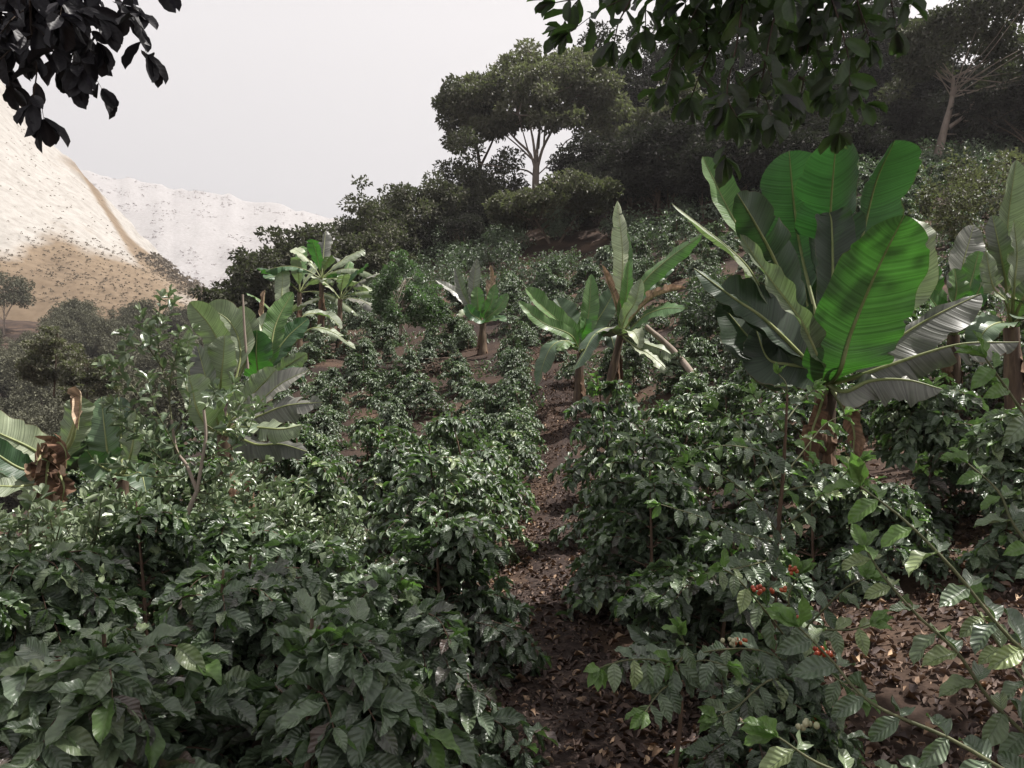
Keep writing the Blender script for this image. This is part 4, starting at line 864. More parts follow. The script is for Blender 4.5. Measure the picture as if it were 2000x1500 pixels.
crown_tree('flat-topped pale olive tree below the tall forked tree, dark hollow beneath its crown', (1082, 500), [([(1082, 505), (1075, 480), (1062, 455), (1040, 420)], .14), ([(1082, 500), (1095, 470), (1118, 435), (1140, 400)], .12)],
    [(965, 402, 420), (990, 385, 425), (1030, 378, 425), (1070, 385, 420), (1110, 362, 412), (1150, 348, 405), (1190, 372, 412)], 46, 2.2, 95, .62, 110, .24, 'olive_leaf', 'bark', 11)
crown_tree('rounded light green tree with fine leaves and a thin bare trunk among the coffee rows', (782, 652), [([(782, 655), (784, 620), (788, 580), (792, 545)], .05), ([(784, 620), (775, 590), (765, 560)], .03), ([(786, 610), (805, 585), (815, 560)], .03)],
    [(738, 560, 600), (755, 530, 622), (780, 510, 628), (800, 512, 630), (825, 535, 628), (850, 570, 622), (862, 590, 610)], 24, .55, 64, .22, 95, .11, 'green_leaf', 'pale_bark', 12, tmpl=T_LAN)
crown_tree('tree with a leaning whitish trunk and open lacy crown at the top right', (1833, 305), [([(1830, 310), (1845, 250), (1858, 200), (1862, 150)], .24), ([(1852, 250), (1885, 225), (1900, 200)], .13), ([(1858, 228), (1890, 215), (1905, 195)], .08), ([(1845, 262), (1868, 262)], .04), ([(1895, 212), (1955, 220)], .035), ([(1890, 195), (1870, 170)], .04)],
    [(1770, 50, 130), (1800, 40, 150), (1850, 15, 105), (1880, 10, 95), (1930, 25, 100), (1970, 50, 140), (2010, 70, 200), (2060, 120, 240)], 42, 2.5, 120, .75, 105, .26, 'tree_leaf', 'pale_bark', 13)
crown_tree('dark leafy tree at the left of the tall forked tree, sky glinting through its branches', (930, 400), [([(935, 420), (938, 340), (930, 280), (920, 240)], .2), ([(936, 330), (960, 280), (975, 240)], .12)],
    [(868, 200, 225), (885, 185, 290), (920, 172, 240), (950, 170, 230), (975, 190, 330)], 62, 2.5, 60, .8, 95, .34, 'tree_leaf', 'bark', 14)
# skyline trees
SKY = [
 ('dark tree mass under the left side of the tall forked tree', 925, 425, [(868, 335, 400), (900, 300, 420), (950, 290, 430), (990, 300, 430), (1010, 330, 430)], 58, 70, .9, 'tree_leaf'),
 ('rounded brownish tree on the skyline where the hill meets the sky', 830, 460, [(745, 400, 440), (770, 385, 455), (810, 378, 460), (850, 385, 460), (890, 375, 450), (905, 385, 440)], 56, 80, .9, 'tree_leaf'),
 ('broad tree bulging out of the skyline left of the rounded brownish one', 735, 500, [(683, 440, 480), (700, 425, 500), (740, 412, 500), (780, 425, 500), (810, 440, 490)], 52, 75, .85, 'tree_leaf'),
 ('low layered tree stepping down the ridge above the light green round tree', 690, 540, [(640, 490, 515), (670, 478, 540), (710, 482, 540), (760, 488, 540), (790, 500, 530)], 48, 70, .7, 'tree_leaf'),
 ('spreading brown-green tree low on the ridge, behind the distant banana cluster', 560, 600, [(478, 530, 590), (500, 495, 610), (550, 478, 600), (590, 482, 590), (625, 470, 560), (650, 500, 560)], 44, 110, .75, 'tree_leaf'),
 ('small tree at the left end of the ridge above the left clump of bananas', 455, 630, [(420, 598, 620), (445, 575, 630), (475, 570, 630), (500, 590, 630)], 42, 40, .5, 'tree_leaf')]
for q, (lab, bu, bv_, out, Y, ncl, cr, mt) in enumerate(SKY):
    crown_tree(lab, (bu, bv_), [([(bu, bv_ + 12), (bu + 3, bv_ - 20), (bu - 4, bv_ - 50)], .2)], out, Y, 2.6, ncl, cr, 95, .27, mt, 'bark', 70 + q, group='trees along the ridge')
FT = [
 ('dark forest tree right behind the tall forked tree', 1180, 330, [(1110, 130, 200), (1150, 105, 260), (1200, 98, 300), (1240, 110, 310), (1270, 150, 300)], 70, 110, 1.2),
 ('dark forest tree below the left end of the hanging branch', 1290, 320, [(1215, 110, 300), (1260, 85, 320), (1310, 70, 320), (1360, 90, 300)], 72, 110, 1.3),
 ('forest tree behind the hanging branch with a paler crown', 1430, 300, [(1330, 90, 260), (1380, 60, 300), (1450, 40, 300), (1520, 60, 280)], 66, 130, 1.2),
 ('forest tree above the tallest banana leaf', 1600, 290, [(1500, 80, 260), (1560, 50, 300), (1620, 30, 300), (1680, 40, 280), (1720, 70, 240)], 64, 130, 1.2),
 ('forest tree left of the leaning whitish trunk, crown touching the sky', 1730, 290, [(1660, 60, 250), (1700, 20, 290), (1740, 25, 300), (1780, 60, 300), (1810, 130, 290)], 60, 120, 1.1),
 ('forest tree filling the dark gap right of the leaning whitish trunk', 1930, 320, [(1820, 190, 300), (1870, 170, 320), (1930, 150, 330), (2000, 140, 330), (2060, 150, 330)], 52, 130, 1.0)]
for q, (lab, bu, bv_, out, Y, ncl, cr) in enumerate(FT):
    crown_tree(lab, (bu, bv_), [([(bu, bv_ + 15), (bu + 6, bv_ - 60), (bu - 4, bv_ - 120)], .3)], out, Y, 4, ncl, cr, 90, .38, 'forest_leaf', 'bark', 90 + q, group='dark forest trees')
crown_tree('pale leafy tree showing between the hanging branch and the big banana plant', (1345, 350), [([(1345, 360), (1350, 300), (1360, 240)], .1)], [(1255, 230, 270), (1290, 170, 290), (1340, 150, 300), (1380, 190, 300), (1420, 230, 280)], 50, 2, 45, .75, 110, .24, 'olive_leaf', 'bark', 120)
far_rows(FARSTUFF)
# understorey of the forest slope and far slopes: instanced generic trees, each its own thing
VAR = [tree(5.5 + .6 * k, 2.8, 4.2, .14, 8, 46, .8, 95, .27, 'forest_leaf', 'bark', 200 + k, base_frac=.25, flat=.65) for k in range(4)]
vused = set()
def put_tree(fam, i, p, s, label, group, cat='tree', sz=1):
    src = fam[i % len(fam)]; o = src if src.name not in vused else copy_tree(src); vused.add(src.name)
    o.location = [float(q) for q in p]; o.rotation_euler = (0, 0, random.random() * 6.28); o.scale = (s, s, s * sz); tag(o, label, cat, group); return o
for k in range(120):
    u = random.uniform(1130, 2040); Y = random.uniform(38, 64)
    if (1740 < u < 1990 and Y < 56) or (u < 1260 and Y < 47): continue
    lab = 'dark forest tree massed ' + ('between the tall forked tree and big banana plant' if u < 1400 else ('behind the big banana plant' if u < 1780 else 'around the foot of the leaning whitish trunk'))
    put_tree(VAR, k, G(u, Y) - [0, 0, .3], random.uniform(.55, .95), lab, lab.replace('tree massed', 'trees'), sz=random.uniform(.7, 1.0))
for k in range(34):
    Y = random.uniform(46, 66); u = random.uniform(640, 1130)
    if (u < 800 and Y > 54) or (960 < u < 1130 and Y > 50): continue
    lab = 'bushy hillside tree under the skyline trees' if u < 900 else 'bushy hillside tree below the tall forked tree'
    put_tree(VAR, k, G(u, Y) - [0, 0, .3], random.uniform(.35, .6), lab, lab.replace('tree', 'trees', 1), sz=.8)
VV_ = [tree(7 + 1.5 * k, 3.6, 6, .16, 6, 46, 1.0, 110, .36, 'hazed_valley_leaf', 'pale_bark', 300 + k, base_frac=.3, flat=.75) for k in range(3)]
vk = 0
for k in range(210):
    Y = random.choice([random.uniform(62, 96), random.uniform(96, 165)]); u = random.uniform(-120, 470)
    p = G(u, Y); vt = HOR - (p[2] + 7 - CAMH) / Y * F
    if vt < 560 + 60 * (u < 100) or (u > 400 and Y < 110): continue
    lab = 'greyish tree on the valley side ' + ('left of the feathery tree' if u < 60 else ('above the feathery tree' if u < 180 else 'at the foot of the tan scree slope')) + (', nearer' if Y < 96 else ', farther')
    put_tree(VV_, k, p - [0, 0, .5], random.uniform(.6, 1.1), lab, lab.replace('tree', 'trees', 1)); vk += 1
put_tree(VV_, 1, G(650 - 370, 150) , 1.0, 'tall thin tree standing against the tan scree slope', 'trees against the scree')
put_tree(VV_, 2, G(8, 150) , 1.2, 'thin dark tree against the tan scree at the left edge', 'trees against the scree')

# ragged bush on the right slope (pale leaves)
crown_tree('loose pale-leaved shrub on the upper right slope behind the big banana plant', (1880, 480), [([(1880, 490), (1878, 440), (1885, 380)], .04), ([(1880, 470), (1900, 420), (1930, 380)], .03), ([(1878, 470), (1850, 430), (1835, 400)], .03)],
    [(1800, 350, 400), (1840, 310, 440), (1880, 290, 460), (1930, 300, 460), (1980, 330, 460), (2020, 350, 440)], 16, .6, 60, .26, 44, .10, 'olive_leaf', 'twig', 131, cat='shrub', tmpl=T_LAN, flat=.9)
crown_tree('greyish loose shrub just left of the big banana plant', (1400, 640), [([(1400, 650), (1395, 600), (1390, 560)], .03)], [(1330, 560, 620), (1370, 530, 630), (1420, 540, 640), (1450, 570, 640)], 18, .6, 40, .24, 60, .11, 'coffee_far', 'twig', 132, cat='shrub', tmpl=T_LAN, flat=.9)

crown_tree('feathery light green tree in the valley at the left', (105, 770), [([(105, 775), (108, 730), (110, 680), (112, 650)], .05)], [(50, 700, 740), (80, 660, 760), (112, 630, 770), (140, 665, 765), (165, 700, 750)], 38, .6, 60, .3, 60, .2, 'olive_leaf', 'bark', 141, tmpl=T_LAN, flat=.3)
crown_tree('lower rounded light green tree right of the feathery one', (170, 785), [([(170, 790), (170, 750), (172, 710)], .05)], [(130, 710, 760), (150, 690, 780), (180, 685, 785), (205, 705, 775), (222, 730, 765)], 36, .6, 54, .3, 60, .17, 'olive_leaf', 'bark', 142, tmpl=T_LAN, flat=.5)
# tufts of tall grass beyond the left shrubs
def grass_tuft(u, v, Y, r, h, n, seed, label):
    R = np.random.default_rng(seed); p = G(u, Y); zoff = max(0.0, (W(u, v, Y)[2] - p[2]) - h * .9); root = empty('grass_tuft', p); tag(root, label, 'grass tuft', 'tall grass tufts'); g = MB()
    a = R.random(n) * 6.28; rr = r * np.sqrt(R.random(n)); O = np.stack([rr * np.cos(a), rr * np.sin(a), np.zeros(n)], -1)
    D = nz(np.stack([np.cos(a) * .35, np.sin(a) * .35, np.ones(n)], -1) + R.normal(size=(n, 3)) * .22); L = (h + min(zoff, .5)) * R.uniform(.6, 1.1, n)
    g.inst(T_LAN, O, D, nz(R.normal(size=(n, 3))), L, np.full(n, .016), R.uniform(.3, 1.3, n), R.random(n)); g.build('blades', M['green_leaf'], root)
grass_tuft(185, 745, 13, .55, .9, 420, 1, 'tuft of broad grass blades left of the bare soil patch, behind the blue-green banana leaves')
grass_tuft(232, 760, 13.5, .5, .8, 380, 2, 'tuft of arching grass above the bare soil patch on the left')
grass_tuft(260, 700, 16, .5, 1.0, 300, 3, 'farther tuft of grass behind the other tufts on the left')

# ------------------------------------------------------------------ shrubs with light leaves on the left (citrus-like)
def leafy_branch(fo, st, path, r0, leaf, step, tmpl, R, var=(.3, .9), up=.3, whorl=False, sub=0, wid=.42, bend=.4, outl=None):
    n = 20; C = spline(path, n); st.tube(C, np.linspace(r0, r0 * .3, n), 5)
    seg = np.linalg.norm(np.diff(C, axis=0), axis=1); cum = np.concatenate([[0], np.cumsum(seg)]); s = cum[-1] * .12; az = R.random() * 6.28
    O, D, Nn, L, B, V = [], [], [], [], [], []
    while s < cum[-1]:
        p = np.array([np.interp(s, cum, C[:, q]) for q in range(3)]); i = min(np.searchsorted(cum, s), n - 1); T = nz(C[min(i + 1, n - 1)] - C[max(i - 1, 0)])
        A = nz(np.cross(T, [0.1, .2, 1])); Bv = np.cross(T, A); az += 2.4
        for q in range(1):
            sd = A * math.cos(az) + Bv * math.sin(az); d = nz(sd + T * R.uniform(.3, 1.0) + [0, 0, up * R.random()] + R.normal(size=3) * .15)
            O.append(p); D.append(d); Nn.append(nz(T + [0, 0, .6] + R.normal(size=3) * .3)); L.append(leaf * R.uniform(.6, 1.2)); B.append(R.uniform(0, bend * 2)); V.append(R.uniform(*var))
        if sub and R.random() < .16 * sub and s < cum[-1] * .93:
            l2 = (cum[-1] - s) * R.uniform(.3, .6) + .08; d = nz(sd + T * .9 + [0, 0, .25])
            leafy_branch(fo, st, [p, p + d * l2 * .5, p + d * l2 + [0, 0, .05]], r0 * .4, leaf * .95, step, tmpl, R, var, up, sub=sub - 1 if sub > 1 else 0, wid=wid, bend=bend)
        s += step * R.uniform(.7, 1.3)
    for q in range(5):
        O.append(C[-1]); D.append(nz(T + R.normal(size=3) * .55)); Nn.append(nz(R.normal(size=3) + [0, 0, 1])); L.append(leaf * R.uniform(.5, .9)); B.append(R.uniform(0, bend)); V.append(var[1])
    L = np.array(L); fo.inst(tmpl, O, D, Nn, L, L * wid, B, np.clip(V, 0, 1))
cit = empty('citrus_shrub', G(345, 5.6)); tag(cit, 'tall straggly citrus shrub with forked pale stem, thin leafy shoots beside the left bananas', 'shrub')
c0 = np.array(cit.location); fo = MB(); st = MB(); R = np.random.default_rng(77)
def cp(l): return [W(q[0], q[1], q[2] if len(q) > 2 else 5.6) - c0 for q in l]
stp = MB()
for P, r in [([(335, 1190), (345, 1085), (368, 1000), (385, 960)], .022), ([(385, 960), (395, 900), (402, 850), (398, 800)], .014), ([(385, 960), (365, 910), (345, 880), (335, 820)], .014)]:
    stp.tube(spline(cp(P), 14), np.linspace(r, r * .7, 14), 7)
stp.build('stem', M['pale_bark'], cit)
BR = [([(335, 820), (328, 760), (312, 700), (308, 640), (314, 580)], 1), ([(330, 780), (335, 730), (345, 690), (350, 650)], 1), ([(318, 720), (290, 680), (275, 672), (250, 690)], 1), ([(398, 800), (415, 780), (420, 760)], 1),
      ([(402, 830), (430, 840), (470, 800), (520, 790)], 1), ([(395, 900), (440, 880), (480, 850), (500, 800)], 2), ([(385, 950), (430, 930), (470, 930), (520, 900)], 2),
      ([(365, 910), (320, 900), (280, 860), (240, 830)], 2), ([(345, 880), (300, 850), (260, 800), (215, 790)], 2), ([(350, 930), (290, 930), (240, 910), (190, 905)], 2), ([(340, 850), (370, 790), (360, 740), (365, 700)], 2),
      ([(375, 980), (440, 990), (490, 1000), (540, 990)], 2), ([(365, 1000), (300, 990), (240, 980), (190, 990)], 2), ([(350, 890), (330, 850), (300, 790), (290, 740)], 2), ([(310, 830), (270, 770), (230, 720), (215, 700)], 1),
      ([(380, 960), (420, 960), (450, 900), (455, 860)], 2), ([(360, 930), (330, 940), (300, 900), (290, 850)], 2), ([(355, 1040), (400, 1040), (450, 1040)], 2), ([(350, 1060), (300, 1050), (240, 1050)], 2)]
for k, (P, sb) in enumerate(BR):
    dY = R.normal() * .3; Q = [(a, b_, 5.6 + dY * i / (len(P) - 1)) for i, (a, b_) in enumerate(P)]
    leafy_branch(fo, st, cp(Q), .006, .095, .034, T_OB, R, (.2, .95), sub=min(sb, 1))
st.build('branch', M['twig'], cit); fo.build('foliage', M['citrus'], cit)
def shrub(h, r, nst, leaf, step, mat, tmpl, seed, sub=2, name='shrub', wid=.42):
    R = np.random.default_rng(seed); root = empty(name); fo = MB(); st = MB()
    for k in range(nst):
        a = k * 2.4; rr = r * R.uniform(.2, 1); d = np.array([math.cos(a), math.sin(a), 0]); hh = h * R.uniform(.65, 1.1) * (1 - .25 * rr / r)
        leafy_branch(fo, st, [(0, 0, -.05), d * rr * .4 + [0, 0, hh * .45], d * rr * .8 + [0, 0, hh * .8], d * rr + [0, 0, hh]], .012, leaf, step, tmpl, R, (.15, .95), sub=sub, wid=wid)
    st.build('stem', M['twig'], root); fo.build('foliage', M[mat], root); return root
SH = [shrub(1.0, .7, 12, .095, .034, 'citrus', T_OB, 400 + k, sub=1) for k in range(3)]
SPOT = [(150, 4.9), (40, 4.6), (245, 5.2), (420, 6.2), (330, 6.6), (530, 6.3), (90, 5.7), (200, 6.2), (-40, 5.4), (600, 7.0), (470, 7.4), (275, 7.6), (620, 6.2)]
SL = ['below the dead rust-brown banana leaves', 'at the left edge under the banana leaves', 'between the blue-green banana and the forked citrus stem', 'right of the forked citrus stem', 'behind the forked citrus stem', 'beside the withered orange stump', 'in front of the leftmost banana plant', 'in front of the blue-green banana', 'cut by the left edge above the violet-topped coffee bush', 'below the lowest grey fan leaf of the left clump', 'at the foot of the left banana clump', 'behind the blue-green banana leaves', 'between the withered stump and the coffee rows']
for q, ((u, Y), l) in enumerate(zip(SPOT, SL)):
    put_tree(SH, q, G(u, Y), random.uniform(.85, 1.05), 'small-leaved light shrub ' + l, 'light green shrubs on the left', cat='shrub')

# ------------------------------------------------------------------ leaning pole, bamboo stake, brush
def thing_tube(name, label, cat, P, r0, r1, mat, k=10):
    P = np.array(P); o0_ = P[0].copy(); g = MB(); C = spline(P - o0_, 20); g.tube(C, np.linspace(r0, r1, 20) * (1 + .06 * np.sin(np.arange(20) * 1.7)), k)
    # end caps
    for e, rr in ((0, r0), (-1, r1)):
        T = nz(C[1] - C[0]) if e == 0 else nz(C[-1] - C[-2]); g.tube([C[e] - T * 1e-3, C[e] + T * 1e-3], [rr, .001] if e else [.001, rr], k)
    o = g.build(name, M[mat]); o.location = o0_; return tag(o, label, cat)
thing_tube('leaning_pole', 'grey weathered trunk leaning against the tall banana plant from lower right', 'pole', px([(1398, 800, 14.0), (1352, 730, 14.6), (1310, 680, 15.1), (1262, 638, 15.5)]), .075, .05, 'pale_bark')
thing_tube('stake', 'thin upright stake sticking up between the leaves of the left banana clump', 'stake', px([(484, 720, 9), (478, 650, 9), (474, 575, 9)]), .016, .011, 'pale_bark')
rt = empty('brush_heap', G(835, 23)); tag(rt, 'dark heap of dry brush on the bare slope left of the small distant banana plant', 'brush heap')
g = MB(); R = np.random.default_rng(3)
for k in range(140):
    a = R.random() * 6.28; r_ = R.random() * 1.2; p = np.array([r_ * math.cos(a) + .5, r_ * math.sin(a) * .6, .45 * (1 - r_ / 1.3) * R.random()]); d = R.normal(size=3) * [.5, .4, .15]
    g.tube(spline([p - d, p + [0, 0, .12], p + d], 5), .012, 3)
g.build('sticks', M['bark'], rt)

# ------------------------------------------------------------------ hanging branches of the shade trees
def hanging(name, base, label, twigs, leaf, seed, mat='hang_leaf', dens=.032, group='hanging branches of the shade trees', vs=1.0, sidep=.26):
    root = empty(name, base); tag(root, label, 'branch', group); R = np.random.default_rng(seed); b0 = np.array(base); fo = MB(); st = MB()
    def rec(P, r0, depth, lf):
        n = 22; C = spline(P, n); st.tube(C, np.linspace(r0, r0 * .35, n), 5)
        seg = np.linalg.norm(np.diff(C, axis=0), axis=1); cum = np.concatenate([[0], np.cumsum(seg)]); s = cum[-1] * (.1 if depth else .25)
        O, D, Nn, L, B, V = [], [], [], [], [], []; az = R.random() * 6
        while s < cum[-1]:
            p = np.array([np.interp(s, cum, C[:, q]) for q in range(3)]); i = min(np.searchsorted(cum, s), n - 1); T = nz(C[min(i + 1, n - 1)] - C[max(i - 1, 0)]); az += 2.2
            A = nz(np.cross(T, [0.3, 1, .2])); Bv = np.cross(T, A); sd = A * math.cos(az) + Bv * math.sin(az) * .8
            d = nz(sd * .9 + T * R.uniform(.1, .7) + [0, 0, -R.uniform(.1, .9)]); O.append(p); D.append(d); Nn.append(nz([0, -.6, .7] + R.normal(size=3) * .55)); L.append(lf * R.uniform(.6, 1.2)); B.append(R.uniform(-.2, .9)); V.append(min(.98, R.beta(1.5, 2) + .04))
            if depth and R.random() < sidep:
                l2 = R.uniform(.08, .26); dd = nz(sd + T * .5 + [0, 0, -.35]); rec([p, p + dd * l2 * .5, p + dd * l2 + [0, 0, -.03]], r0 * .45, depth - 1, lf)
            s += dens * R.uniform(.6, 1.4)
        for q in range(5): O.append(C[-1]); D.append(nz(T + R.normal(size=3) * .5)); Nn.append(nz([0, -.5, .8] + R.normal(size=3) * .4)); L.append(lf * R.uniform(.7, 1.1)); B.append(R.uniform(0, .7)); V.append(R.random() * .8)
        L = np.array(L); fo.inst(T_OB, O, D, Nn, L, L * .46, B, np.array(V))
    for P, dp in twigs: rec([W(q[0], (q[1] + 260) * vs - 260, q[2]) - b0 for q in P], .0055, dp, leaf)
    st.build('stem', M['twig_brown'], root); fo.build('foliage', M[mat], root)
TRB = W(1500, -260, 2.9)
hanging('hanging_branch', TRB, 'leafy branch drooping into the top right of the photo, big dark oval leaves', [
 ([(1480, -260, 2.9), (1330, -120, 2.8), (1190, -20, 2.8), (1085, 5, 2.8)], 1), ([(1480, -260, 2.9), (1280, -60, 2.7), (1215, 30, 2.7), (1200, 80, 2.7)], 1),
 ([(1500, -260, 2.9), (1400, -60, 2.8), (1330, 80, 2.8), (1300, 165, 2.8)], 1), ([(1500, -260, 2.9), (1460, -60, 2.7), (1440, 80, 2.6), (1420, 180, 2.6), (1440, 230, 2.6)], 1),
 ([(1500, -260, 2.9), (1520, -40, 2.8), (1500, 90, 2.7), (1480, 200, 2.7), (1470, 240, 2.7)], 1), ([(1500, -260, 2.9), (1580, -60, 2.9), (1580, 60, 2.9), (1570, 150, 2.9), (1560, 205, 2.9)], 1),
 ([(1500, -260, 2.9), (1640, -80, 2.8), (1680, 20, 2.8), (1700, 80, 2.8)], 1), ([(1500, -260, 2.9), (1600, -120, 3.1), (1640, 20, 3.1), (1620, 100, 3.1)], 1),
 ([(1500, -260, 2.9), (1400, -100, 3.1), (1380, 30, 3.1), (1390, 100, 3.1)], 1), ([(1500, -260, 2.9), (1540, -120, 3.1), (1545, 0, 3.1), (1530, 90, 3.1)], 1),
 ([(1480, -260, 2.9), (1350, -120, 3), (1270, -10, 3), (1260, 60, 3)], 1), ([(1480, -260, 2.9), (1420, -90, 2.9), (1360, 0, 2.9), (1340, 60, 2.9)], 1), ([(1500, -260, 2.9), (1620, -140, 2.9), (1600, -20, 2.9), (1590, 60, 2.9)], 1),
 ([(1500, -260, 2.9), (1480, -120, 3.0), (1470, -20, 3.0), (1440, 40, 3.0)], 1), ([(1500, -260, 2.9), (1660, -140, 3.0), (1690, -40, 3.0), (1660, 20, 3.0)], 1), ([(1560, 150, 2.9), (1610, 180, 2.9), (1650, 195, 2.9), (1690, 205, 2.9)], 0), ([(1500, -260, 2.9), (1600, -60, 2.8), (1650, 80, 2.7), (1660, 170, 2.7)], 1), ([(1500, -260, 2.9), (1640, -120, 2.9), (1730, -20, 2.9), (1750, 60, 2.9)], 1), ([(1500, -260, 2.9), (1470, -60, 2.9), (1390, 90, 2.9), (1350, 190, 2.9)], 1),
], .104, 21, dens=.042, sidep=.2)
TLB = W(60, -260, 2.7)
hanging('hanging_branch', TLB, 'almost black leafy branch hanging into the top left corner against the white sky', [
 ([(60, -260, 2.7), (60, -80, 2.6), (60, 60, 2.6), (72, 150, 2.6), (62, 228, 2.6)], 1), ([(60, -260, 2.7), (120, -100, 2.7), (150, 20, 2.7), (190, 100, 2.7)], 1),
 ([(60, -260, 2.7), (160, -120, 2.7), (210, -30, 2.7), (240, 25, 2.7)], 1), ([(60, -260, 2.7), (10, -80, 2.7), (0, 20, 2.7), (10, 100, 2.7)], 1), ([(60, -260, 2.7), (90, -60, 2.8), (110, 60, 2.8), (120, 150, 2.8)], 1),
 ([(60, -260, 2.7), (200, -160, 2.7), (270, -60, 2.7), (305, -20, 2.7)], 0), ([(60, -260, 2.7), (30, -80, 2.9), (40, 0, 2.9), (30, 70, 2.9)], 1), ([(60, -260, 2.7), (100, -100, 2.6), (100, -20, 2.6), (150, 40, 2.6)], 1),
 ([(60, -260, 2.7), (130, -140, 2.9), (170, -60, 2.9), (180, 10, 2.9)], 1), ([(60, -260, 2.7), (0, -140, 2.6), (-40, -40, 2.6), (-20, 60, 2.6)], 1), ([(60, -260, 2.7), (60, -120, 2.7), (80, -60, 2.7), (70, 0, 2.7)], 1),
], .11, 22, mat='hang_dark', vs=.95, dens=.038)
# ------------------------------------------------------------------ unseen tree added to block sun from the foreground, trunk right of the frame
def added_shade_tree(base, trunk, blobs, label, seed, leaf=.2):
    R = np.random.default_rng(seed); b0 = np.array(base, float); root = empty('added_shade_tree', b0); tag(root, label, 'tree', 'added shade trees'); tr = MB(); lf = MB()
    T = spline([np.array(q) - b0 for q in trunk], 18); tr.tube(T, np.linspace(.2, .09, 18), 10)
    for (c, r, n) in blobs:
        c = np.array(c) - b0; cen = c + nz(R.normal(size=(n, 3))) * r * (R.random((n, 1)) ** .4) * [1, 1, .35]
        crown_leaves(lf, cen, R.uniform(.35, .7, n), 60, leaf, T_MID, R, .7)
        i = 12 + R.integers(0, 6); tr.tube(spline([T[i], (T[i] + c) / 2 + [0, 0, .4], c], 10), np.linspace(.09, .03, 10), 6)
        for q in range(8):
            k = cen[R.integers(0, n)]; tr.tube(spline([c, (c + k) / 2, k], 5), np.linspace(.03, .01, 5), 4)
    tr.build('trunk', M['bark'], root); lf.build('crown', M['hang_leaf'], root)
SUNAZ, SUNEL = math.radians(78), math.radians(62)
sdir = np.array([math.sin(SUNAZ) * math.cos(SUNEL), math.cos(SUNAZ) * math.cos(SUNEL), math.sin(SUNEL)])
def shade_at(X, Y, z, top): return (np.array([X, Y, z]) + sdir * (top - z) / sdir[2]).tolist()
added_shade_tree((5.2, .5, 0), [(5.2, .5, 0), (5.0, .8, 2.2), (4.6, 1.8, 4.4), (4.0, 3.4, 6.2)], [
  (shade_at(-.8, 2.2, .9, 6.5), 1.3, 17), (shade_at(-2.2, 3.8, 1, 9), 1.6, 16), (shade_at(1.6, 2.8, .8, 6.5), .8, 8), (shade_at(.6, 4.6, .8, 9), 1.2, 12), ((2.6, 3.0, 5.6), 1.2, 14)], 'unseen tree added at the right, its high crown placed to shade the foreground', 5)

# ------------------------------------------------------------------ near coffee shoots at the lower right, with cherries
def berry_cluster(c, n, r, parent, R, mat='cherry', spread=.012):
    g = MB(); th = np.linspace(0, PI, 7); ph = np.linspace(0, 2 * PI, 9)[:-1]
    for k in range(n):
        o = np.array(c) + R.normal(size=3) * spread * [1.3, .8, .6]; rr = r * R.uniform(.8, 1.15)
        P = np.stack([rr * np.sin(th)[:, None] * np.cos(ph), rr * np.sin(th)[:, None] * np.sin(ph), rr * 1.15 * np.cos(th)[:, None] * np.ones(8)], -1) + o
        g.grid(P, wrap=True)
    return g.build('cherry_cluster', M[mat], parent)
def shoot(root, b0, P, leaf, step, R, young=0, r0=.006, end=True, droop=.35):
    n = 26; C = spline([W(*q) - b0 for q in P], n); st = MB(); st.tube(C, np.linspace(r0, r0 * .45, n), 7); br = st.build('branch', M['twig'], root)
    fo = MB(); seg = np.linalg.norm(np.diff(C, axis=0), axis=1); cum = np.concatenate([[0], np.cumsum(seg)]); s = cum[-1] * .06; k = 0
    O, D, Nn, L, B, V, Yg = [], [], [], [], [], [], []
    while s < cum[-1] * .97:
        p = np.array([np.interp(s, cum, C[:, q]) for q in range(3)]); i = min(np.searchsorted(cum, s), n - 1); T = nz(C[min(i + 1, n - 1)] - C[max(i - 1, 0)])
        S = nz(np.cross(T, [0, -.55, .85])); k += 1
        for sg in (-1, 1):
            d = nz(S * sg + T * R.uniform(.25, .8) + [0, 0, -droop * R.uniform(0, 1.6)] + R.normal(size=3) * .12)
            O.append(p); D.append(d); Nn.append(nz(np.array([0, -.5, .8]) + R.normal(size=3) * .3)); f = s / cum[-1]
            L.append(leaf * R.uniform(.75, 1.15) * (1 - .35 * f)); B.append(R.uniform(.2, 1.1)); V.append(np.clip(.45 + .35 * f + R.normal() * .15, 0, 1)); Yg.append(int((f > .8 and young > .3) or R.random() < young * .4))
        s += step * R.uniform(.8, 1.2)
    if end:
        for q in range(4): O.append(C[-1]); D.append(nz(T + R.normal(size=3) * .5)); Nn.append(nz([0, -.5, .8] + R.normal(size=3) * .3)); L.append(leaf * .6); B.append(.4); V.append(.9); Yg.append(1)
    L = np.array(L); fo.inst(T_HI, O, D, Nn, L, L * .46, B, np.array(V)); fo.m4[-1] = np.repeat(np.array(Yg), len(T_HI[1])); fo.build('foliage', [M['coffee'], M['young']], br)
    return C
R = np.random.default_rng(99)
b0 = np.array([2.0, 1.75, 0.1]); cs = empty('coffee_shrub', b0); tag(cs, 'near coffee shrub whose long shoots arch in from the lower right edge', 'coffee shrub')
g = MB(); g.tube(spline([(0, 0, -.1), (.02, 0, .6), (-.02, .05, 1.25), (0, .1, 1.75)], 12), np.linspace(.02, .01, 12), 8); g.build('stem', M['stem_red'], cs)
